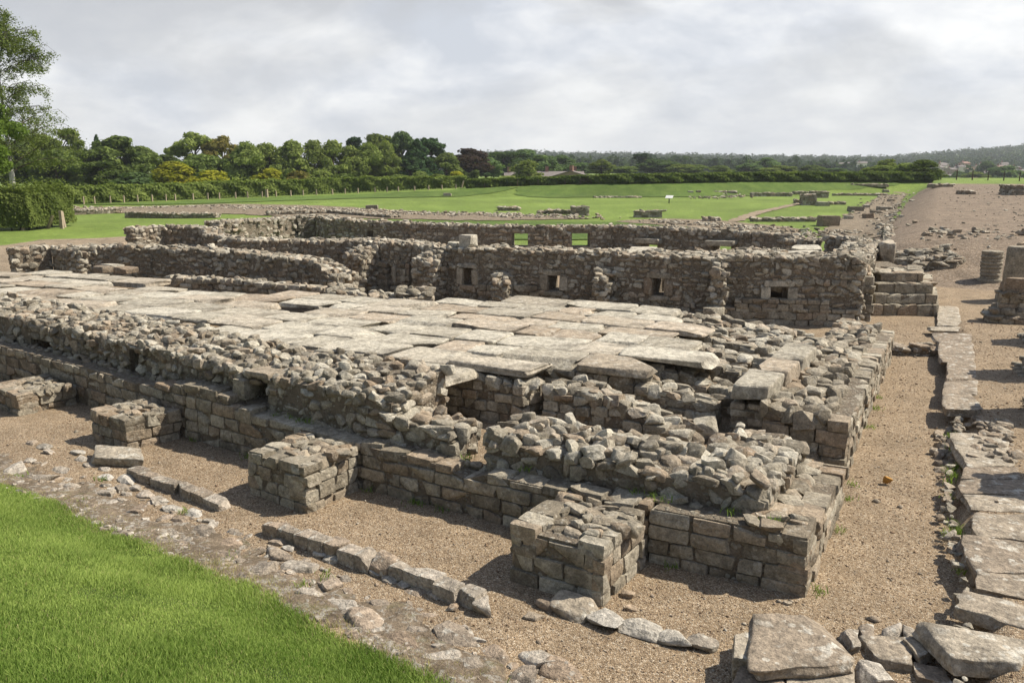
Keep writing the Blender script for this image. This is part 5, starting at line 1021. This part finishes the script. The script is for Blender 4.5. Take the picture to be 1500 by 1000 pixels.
VT, QT = tube(TP, [.24, .19, .13, .075, .015], 9)
for k in range(100):
    f = r.uniform(.22, .95); a = r.uniform(0, 6.28); p0 = tp(f); ln = (1-f)**.33*r.uniform(3.4, 6.6)*(1. if f > .4 else .9); d = np.array([math.cos(a), math.sin(a), 0]); el = r.uniform(.35, .8)
    p1 = p0+d*ln*.5+np.array([0, 0, ln*el*.5]); p2 = p0+d*ln*.85+np.array([0, 0, ln*el*.62]); p3 = p0+d*ln*1.02+np.array([0, 0, ln*el*.42]); L.append(tube([p0, p1, p2, p3], [.045*(1.1-f), .028, .014, .006], 4))
    for q in range(11):
        t_ = r.uniform(.3, 1); b0 = p0*(1-t_)**2+2*p1*t_*(1-t_)+p3*t_*t_; e = b0+np.array([r.normal(0, .45), r.normal(0, .45), r.uniform(-.75, .25)]); L.append(tube([b0, (b0+e)/2+np.array([0, 0, .1]), e], [.01, .007, .003], 3)); tips.append((b0, e))
o = put('trunk', VT+np.array(bt.location), QT, 'bark_white', parent=bt, loc=tuple(bt.location), smooth=True)
V, Qd = merge(L); put('limb', V+np.array(bt.location), Qd, 'bark', parent=bt, loc=tuple(bt.location), smooth=True)
T0 = np.array([t_[0] for t_ in tips]); T1 = np.array([t_[1] for t_ in tips]); n = 44000; k = r.integers(0, len(T0), n); f = r.uniform(.2, 1.1, n)[:, None]; C_ = T0[k]*(1-f)+T1[k]*f+r.normal(0, .14, (n, 3))
V, Qd = cards(C_, np.tile([0, 0, .6], (n, 1)), .092, r); put('crown', V+np.array(bt.location), Qd, 'leaf_pale', parent=bt, loc=tuple(bt.location), pa=dict(ra=np.repeat(np.clip(r.random(len(T0))[k]*.7+r.normal(.15, .15, n), 0, 1), 4)))
def hedge(name, pts, hpx, th, n, label, leaf='leaf_hedge', sz=.24, seed=1, tuft=.0, rag=.12, bulge=.12):
    """clipped hedge: pts feet in the picture; real height from hpx"""
    r = np.random.default_rng(seed); P = [G(*p) if len(p) == 2 else UD(p[0], p[1], p[2]) for p in pts]; P = np.array(P); hs = np.array([h*((p-CP)@FW)/F for h, p in zip(hpx, P)])
    d = np.concatenate([[0], np.cumsum(np.linalg.norm(np.diff(P[:, :2], axis=0), axis=1))]); Lh = d[-1]
    s = r.uniform(0, Lh, n); base = np.column_stack([np.interp(s, d, P[:, i]) for i in range(3)]); hh = np.interp(s, d, hs)*(1+rag*.5*(np.sin(s*.9)+np.sin(s*2.3+1)+.6*np.sin(s*.31))*.5)
    base[:, 2] = terrain(base[:, 0], base[:, 1])
    tng = np.column_stack([np.interp(s, d[:-1], np.diff(P[:, 0])/np.diff(d)), np.interp(s, d[:-1], np.diff(P[:, 1])/np.diff(d))]); tng /= np.linalg.norm(tng, axis=1, keepdims=True); nrm = np.column_stack([tng[:, 1], -tng[:, 0]])
    side = r.random(n); zz_ = r.random(n); off = np.where(side < .55, th/2, np.where(side < .7, -th/2, r.uniform(-th/2, th/2, n))); topm = side >= .7
    zf = np.where(topm, 1+r.exponential(.025+tuft, n), .1+.9*zz_); off = off+r.normal(0, bulge*.7*th, n)+bulge*th*np.sin(s*1.7+zz_*4)
    C_ = np.column_stack([base[:, :2]+nrm*off[:, None], base[:, 2]+hh*zf]); N3 = np.column_stack([nrm*np.sign(off)[:, None]*(~topm)[:, None]*1., np.where(topm, 1., .45)])
    V, Qd = cards(C_, N3, sz, r, 1.5); tone = np.clip(.45+.22*np.sin(s*.7)+.15*np.sin(s*3.1+zz_*5)+r.normal(0, .2, n), 0, 1)
    root = empty(name, tuple(P[0]), label, 'hedge'); put('foliage', V, Qd, leaf, tuple(P[0]), root, pa=dict(ra=np.repeat(tone, 4)))
    # woody inside
    Lw = []
    for q in np.arange(0, Lh, .9):
        p = np.array([np.interp(q, d, P[:, i]) for i in range(3)]); p[2] = terrain(p[0], p[1])-.05; h = float(np.interp(q, d, hs)); Lw.append(tube([p, p+np.array([r.normal(0, .1), r.normal(0, .1), h*.5]), p+np.array([r.normal(0, .2), r.normal(0, .2), h*.9])], [.05, .04, .015], 4))
    V, Qd = merge(Lw); put('stem', V, Qd, 'bark', tuple(P[0]), root)
    return P, d
hedge('hedge', [(-60, 338), (20, 338), (90, 330)], [54, 53, 50], 2.2, 26000, 'thick clipped hedge block with scruffy brown top at the left edge', sz=.13, seed=2, tuft=.05, rag=.05, bulge=.05)
b = UD(45, 300, 60); 
HL, HLd = hedge('hedge', [(60, 300), (100, 299), (300, 291), (500, 283), (682, 274.5)], [22, 23, 22, 20.5, 15], 1.6, 34000, 'long leafy hedge with fence posts in front, running below the left woods', sz=.27, seed=3)
hedge('hedge', [(683, 275.5), (760, 272), (900, 267.5), (1100, 264.5), (1300, 264), (1368, 264)], [11.5, 10, 10.5, 10.5, 10.5, 10], 1.8, 42000, 'long dark hedge across the top of the grass bank on the right', leaf='leaf_dark', sz=.3, seed=4)
hedge('hedge', [(500, 262, 175), (600, 262, 178), (700, 262, 180)], [16, 16, 14], 2.5, 6000, 'dark hedge growing under the limes behind the left hedge', leaf='leaf_dark', sz=.4, seed=5, rag=.5)
def post(px, py, hpx, wpx, name='fence_post', label='', group=None, lean=0., mat='wood_post', D=None):
    c = G(px, py); dd = (c-CP)@FW; h = hpx*dd/F; w_ = max(wpx*dd/F, .08); T, Qd = cube(2); p = T*np.array([w_/2, w_/2, h/2]); p[:, 2] += h/2-.05; p[:, 0] += lean*p[:, 2]*.3; p[:, :2] *= (1-.12*(p[:, 2:]/h)); p = p@np.array(Matrix.Rotation(r5.uniform(0, .5), 3, 'Z')).T
    o = put(name, p+c, Qd, mat, tuple(c)); return tag(o, label, 'post', group)
for i in range(28):
    x = 120+i*20.3+r5.normal(0, 2); yb = float(np.interp(x, [100, 300, 500, 680], [300, 292.3, 284.2, 275.8]))
    post(x, yb, 11.5-.2*i*.9 if i else 12, 1.7, label='weathered wooden post in the wire fence along the left hedge', group='fence posts along the left hedge')
post(391, 289, 12, 3.4, label='thick pale straining post standing out in the left hedge fence'); post(676, 275, 11, 2., label='white leaning post at the gap between the two hedges', lean=1.2)
post(91, 335, 27, 4.5, name='stake', label='straight wooden stake at the right end of the thick hedge block'); post(95, 333, 24, 3, name='stake', label='thin stake just right of the straight one', lean=-.4); post(70, 335, 20, 4, name='stake', label='slanting brace leaning against the stake at the hedge end', lean=2.6); post(34, 338, 12, 3.6, name='stake', label='short post at the foot of the thick hedge block')
for i in range(16):
    x = 715+i*38+r5.normal(0, 4); yb = float(np.interp(x, [683, 760, 900, 1100, 1300], [276, 272.6, 268.2, 265.2, 264.6])); post(x, yb, 9, 1.1, label='thin dark post in front of the long dark hedge', group='posts along the long hedge', mat='wood_dark')
for i in range(6): post(1378+i*23, 262.5+i*.6, 14, 1.4, label='dark fence post on the skyline right of the field gate', group='fence posts before the town', mat='wood_dark')
def timber(name, px, py, wpx, hpx, rails, label, cat):
    c = G(px, py); dd = (c-CP)@FW; W_ = wpx*dd/F; h = hpx*dd/F; root = empty(name, tuple(c), label, cat); u = RT
    for k in range(rails): boxm('rail', c+np.array([0, 0, h*(.35+.6*k/max(1, rails-1))]), (W_, .06, .1 if name == 'gate' else .09), 'wood_dark', root, 0, YAW)
    for sg in (-1, 1): boxm('post' if name == 'gate' else 'leg', c+u*W_/2*sg*.96+np.array([0, 0, h/2]), (.12, .12, h*1.08), 'wood_dark', root, 0, YAW)
    if name == 'bench': boxm('seat', c+np.array([FW[0], FW[1], 0])*-.2+np.array([0, 0, .45]), (W_, .45, .05), 'wood_dark', root, 0, YAW)
timber('gate', 1348, 265.5, 36, 11, 4, 'grey wooden field gate beside the big round bush', 'gate')
timber('bench', 858, 270, 17, 7.5, 3, 'dark wooden bench before the hedge, right of the house', 'bench'); timber('bench', 978, 268, 18, 7, 3, 'dark wooden bench before the hedge, above the sign', 'bench')
# ------------------------------------------------------------------ houses
def house(px, pyr, pye, pyb, wpx, D, wall_m, roof_m, label, cat='house', group=None, depth=7., turn=0., chim=1, wins=2, gable=False):
    c = UD(px, pyb, D); zb = min(c[2], float(terrain(c[0], c[1])))-.3; ze = UD(px, pye, D)[2]; zr = UD(px, pyr, D)[2]; W_ = wpx*D/F
    root = empty('house', (c[0], c[1], zb), label, cat, group, YAW+turn); w2_, d2 = W_/2, depth/2; he, hr = ze-zb, zr-zb
    V = np.array([(-w2_, -d2, 0), (w2_, -d2, 0), (w2_, d2, 0), (-w2_, d2, 0), (-w2_, -d2, he), (w2_, -d2, he), (w2_, d2, he), (-w2_, d2, he), (-w2_, 0, hr-.12), (w2_, 0, hr-.12)])
    Qd = [np.array([(0, 1, 5, 4), (2, 3, 7, 6), (1, 2, 6, 5), (3, 0, 4, 7)]), np.array([(5, 6, 9), (7, 4, 8)])]
    def pt(nm, V, Qd, m): o = put(nm, V, Qd, m); o.parent = root; o.location = (0, 0, 0); return o
    pt('wall', V, Qd, wall_m); k = .35; e = (hr-he)/d2*k
    V = np.array([(-w2_-k, -d2-k, he-e), (w2_+k, -d2-k, he-e), (w2_+k, 0, hr), (-w2_-k, 0, hr), (w2_+k, d2+k, he-e), (-w2_-k, d2+k, he-e)]); V = np.concatenate([V, V-np.array([0, 0, .14])])
    rf = pt('roof', V, np.array([(0, 1, 2, 3), (3, 2, 4, 5), (7, 6, 9, 8), (8, 9, 11, 10), (0, 6, 7, 1), (1, 7, 8, 2), (2, 8, 10, 4), (4, 10, 11, 5), (5, 11, 9, 3), (3, 9, 6, 0)]), roof_m)
    def bx(nm, c_, d_, m, par=root):
        T, q = cube(1); o = put(nm, T*np.array(d_)/2+np.array(c_), q, m); o.parent = par; o.location = (0, 0, 0); return o
    for i in range(chim): bx('chimney', ((-.35+.75*i)*W_/1.2, 0, hr+.3), (.7, .7, 1.5), 'tile_red', rf)
    for i in range(wins): bx('window', ((i+.5)/wins*W_-w2_, -d2-.02, he*.62), (1.1, .08, 1.3), 'glass_dark')
    return root
h1 = house(820, 251, 259, 268, 64, 185, 'house_wall', 'slate', 'grey roofed farmhouse with reddish ridge and chimneys behind the long hedge', depth=9, chim=2, wins=3)
house(838, 250, 260, 268, 18, 178, 'house_pink', 'slate', 'gabled wing of the farmhouse with reddish barge boards, at its right end', depth=10, turn=math.pi/2-.3, chim=1, wins=1)
house(752, 252, 260, 267, 22, 182, 'house_white', 'slate', 'small pale roofed outbuilding left of the round light green tree')
hr_ = np.random.default_rng(61)
TW = [(1236, 241, 3), (1262, 240, 2), (1374, 246, 0), (1392, 249, 1), (1408, 245, 2), (1419, 249, 0), (1432, 246, 1), (1446, 248, 3), (1452, 255, 2), (1438, 257, 0), (1462, 251, 1), (1487, 247, 0), (1496, 251, 2), (1490, 259, 1), (1405, 257, 3), (1425, 262, 2), (1455, 262, 0), (1478, 263, 1), (1500, 263, 3), (1385, 262, 2), (1412, 240, 1), (1470, 241, 2)]
TW += [(float(hr_.uniform(1376, 1510)), float(hr_.uniform(241, 262)), int(hr_.integers(0, 4))) for _ in range(22)]
for i, (x, y, c) in enumerate(TW):
    big = c == 2; house(x, y-3.2, y-.8, y+4, hr_.uniform(7, 13), 420+(262-y)*7+hr_.uniform(-10, 10), ['house_wall', 'house_pink', 'house_white', 'house_wall'][c], ['slate', 'tile_red', 'slate', 'slate'][(c+i) % 4], 'small distant house among trees in the town on the right hillside', 'house', 'distant town houses', depth=7, turn=hr_.uniform(-.5, .5), wins=2)
# ------------------------------------------------------------------ far woods on the hills (uncountable)
r = np.random.default_rng(404); cx_ = []
for px in np.arange(600, 1560, 2.6):
    for D in (480, 620, 760, 900, 1060, 1250, 1420, 1520):
        if D < 640 and 1362 < px < 1530 and r.random() < .9: continue
        if r.random() < .25: continue
        b = UD(px+r.normal(0, 2), 250, D*r.uniform(.94, 1.06)); z = float(terrain(b[0], b[1])); cx_.append((b[0], b[1], z, D*.0045+r.uniform(1.5, 4.5), r.uniform(5, 11)))
A_ = np.array(cx_); per = 34; k = np.repeat(np.arange(len(A_)), per); d = r.normal(0, 1, (len(k), 3)); d[:, 2] = np.abs(d[:, 2]); d /= np.linalg.norm(d, axis=1, keepdims=True)
C_ = A_[k, :3]+d*np.column_stack([A_[k, 3], A_[k, 3], A_[k, 4]])*r.uniform(.75, 1.05, len(k))[:, None]; V, Qd = cards(C_, d, 2.6, r, 1.4); V[:, 2] = np.maximum(V[:, 2], 0-20)
tag(put('far_woods', V, Qd, 'leaf_hill', (0, 0, 0), pa=dict(ra=np.repeat(np.clip(r.random(len(A_))[k]*.7+r.normal(.15, .15, len(k)), 0, 1), 4))), kind='stuff')
# ------------------------------------------------------------------ air
HAZE = True
if HAZE:
    m = bpy.data.materials.new('haze'); m.use_nodes = True; t = NT(m.node_tree); t.n.clear(); o = t.new('ShaderNodeOutputMaterial'); v = t.new('ShaderNodeVolumePrincipled')
    v.inputs['Color'].default_value = (.86, .92, 1, 1); v.inputs['Density'].default_value = .0002; v.inputs['Anisotropy'].default_value = .2; t.l.new(v.outputs[0], o.inputs['Volume']); M['haze'] = m
    T, Qd = cube(1); lo = np.array([-3600, -60, -30.]); hi = np.array([2700, 4400, 75.]); tag(put('haze', lo+(T+1)/2*(hi-lo), Qd, 'haze', (0, 0, 0)), kind='stuff')
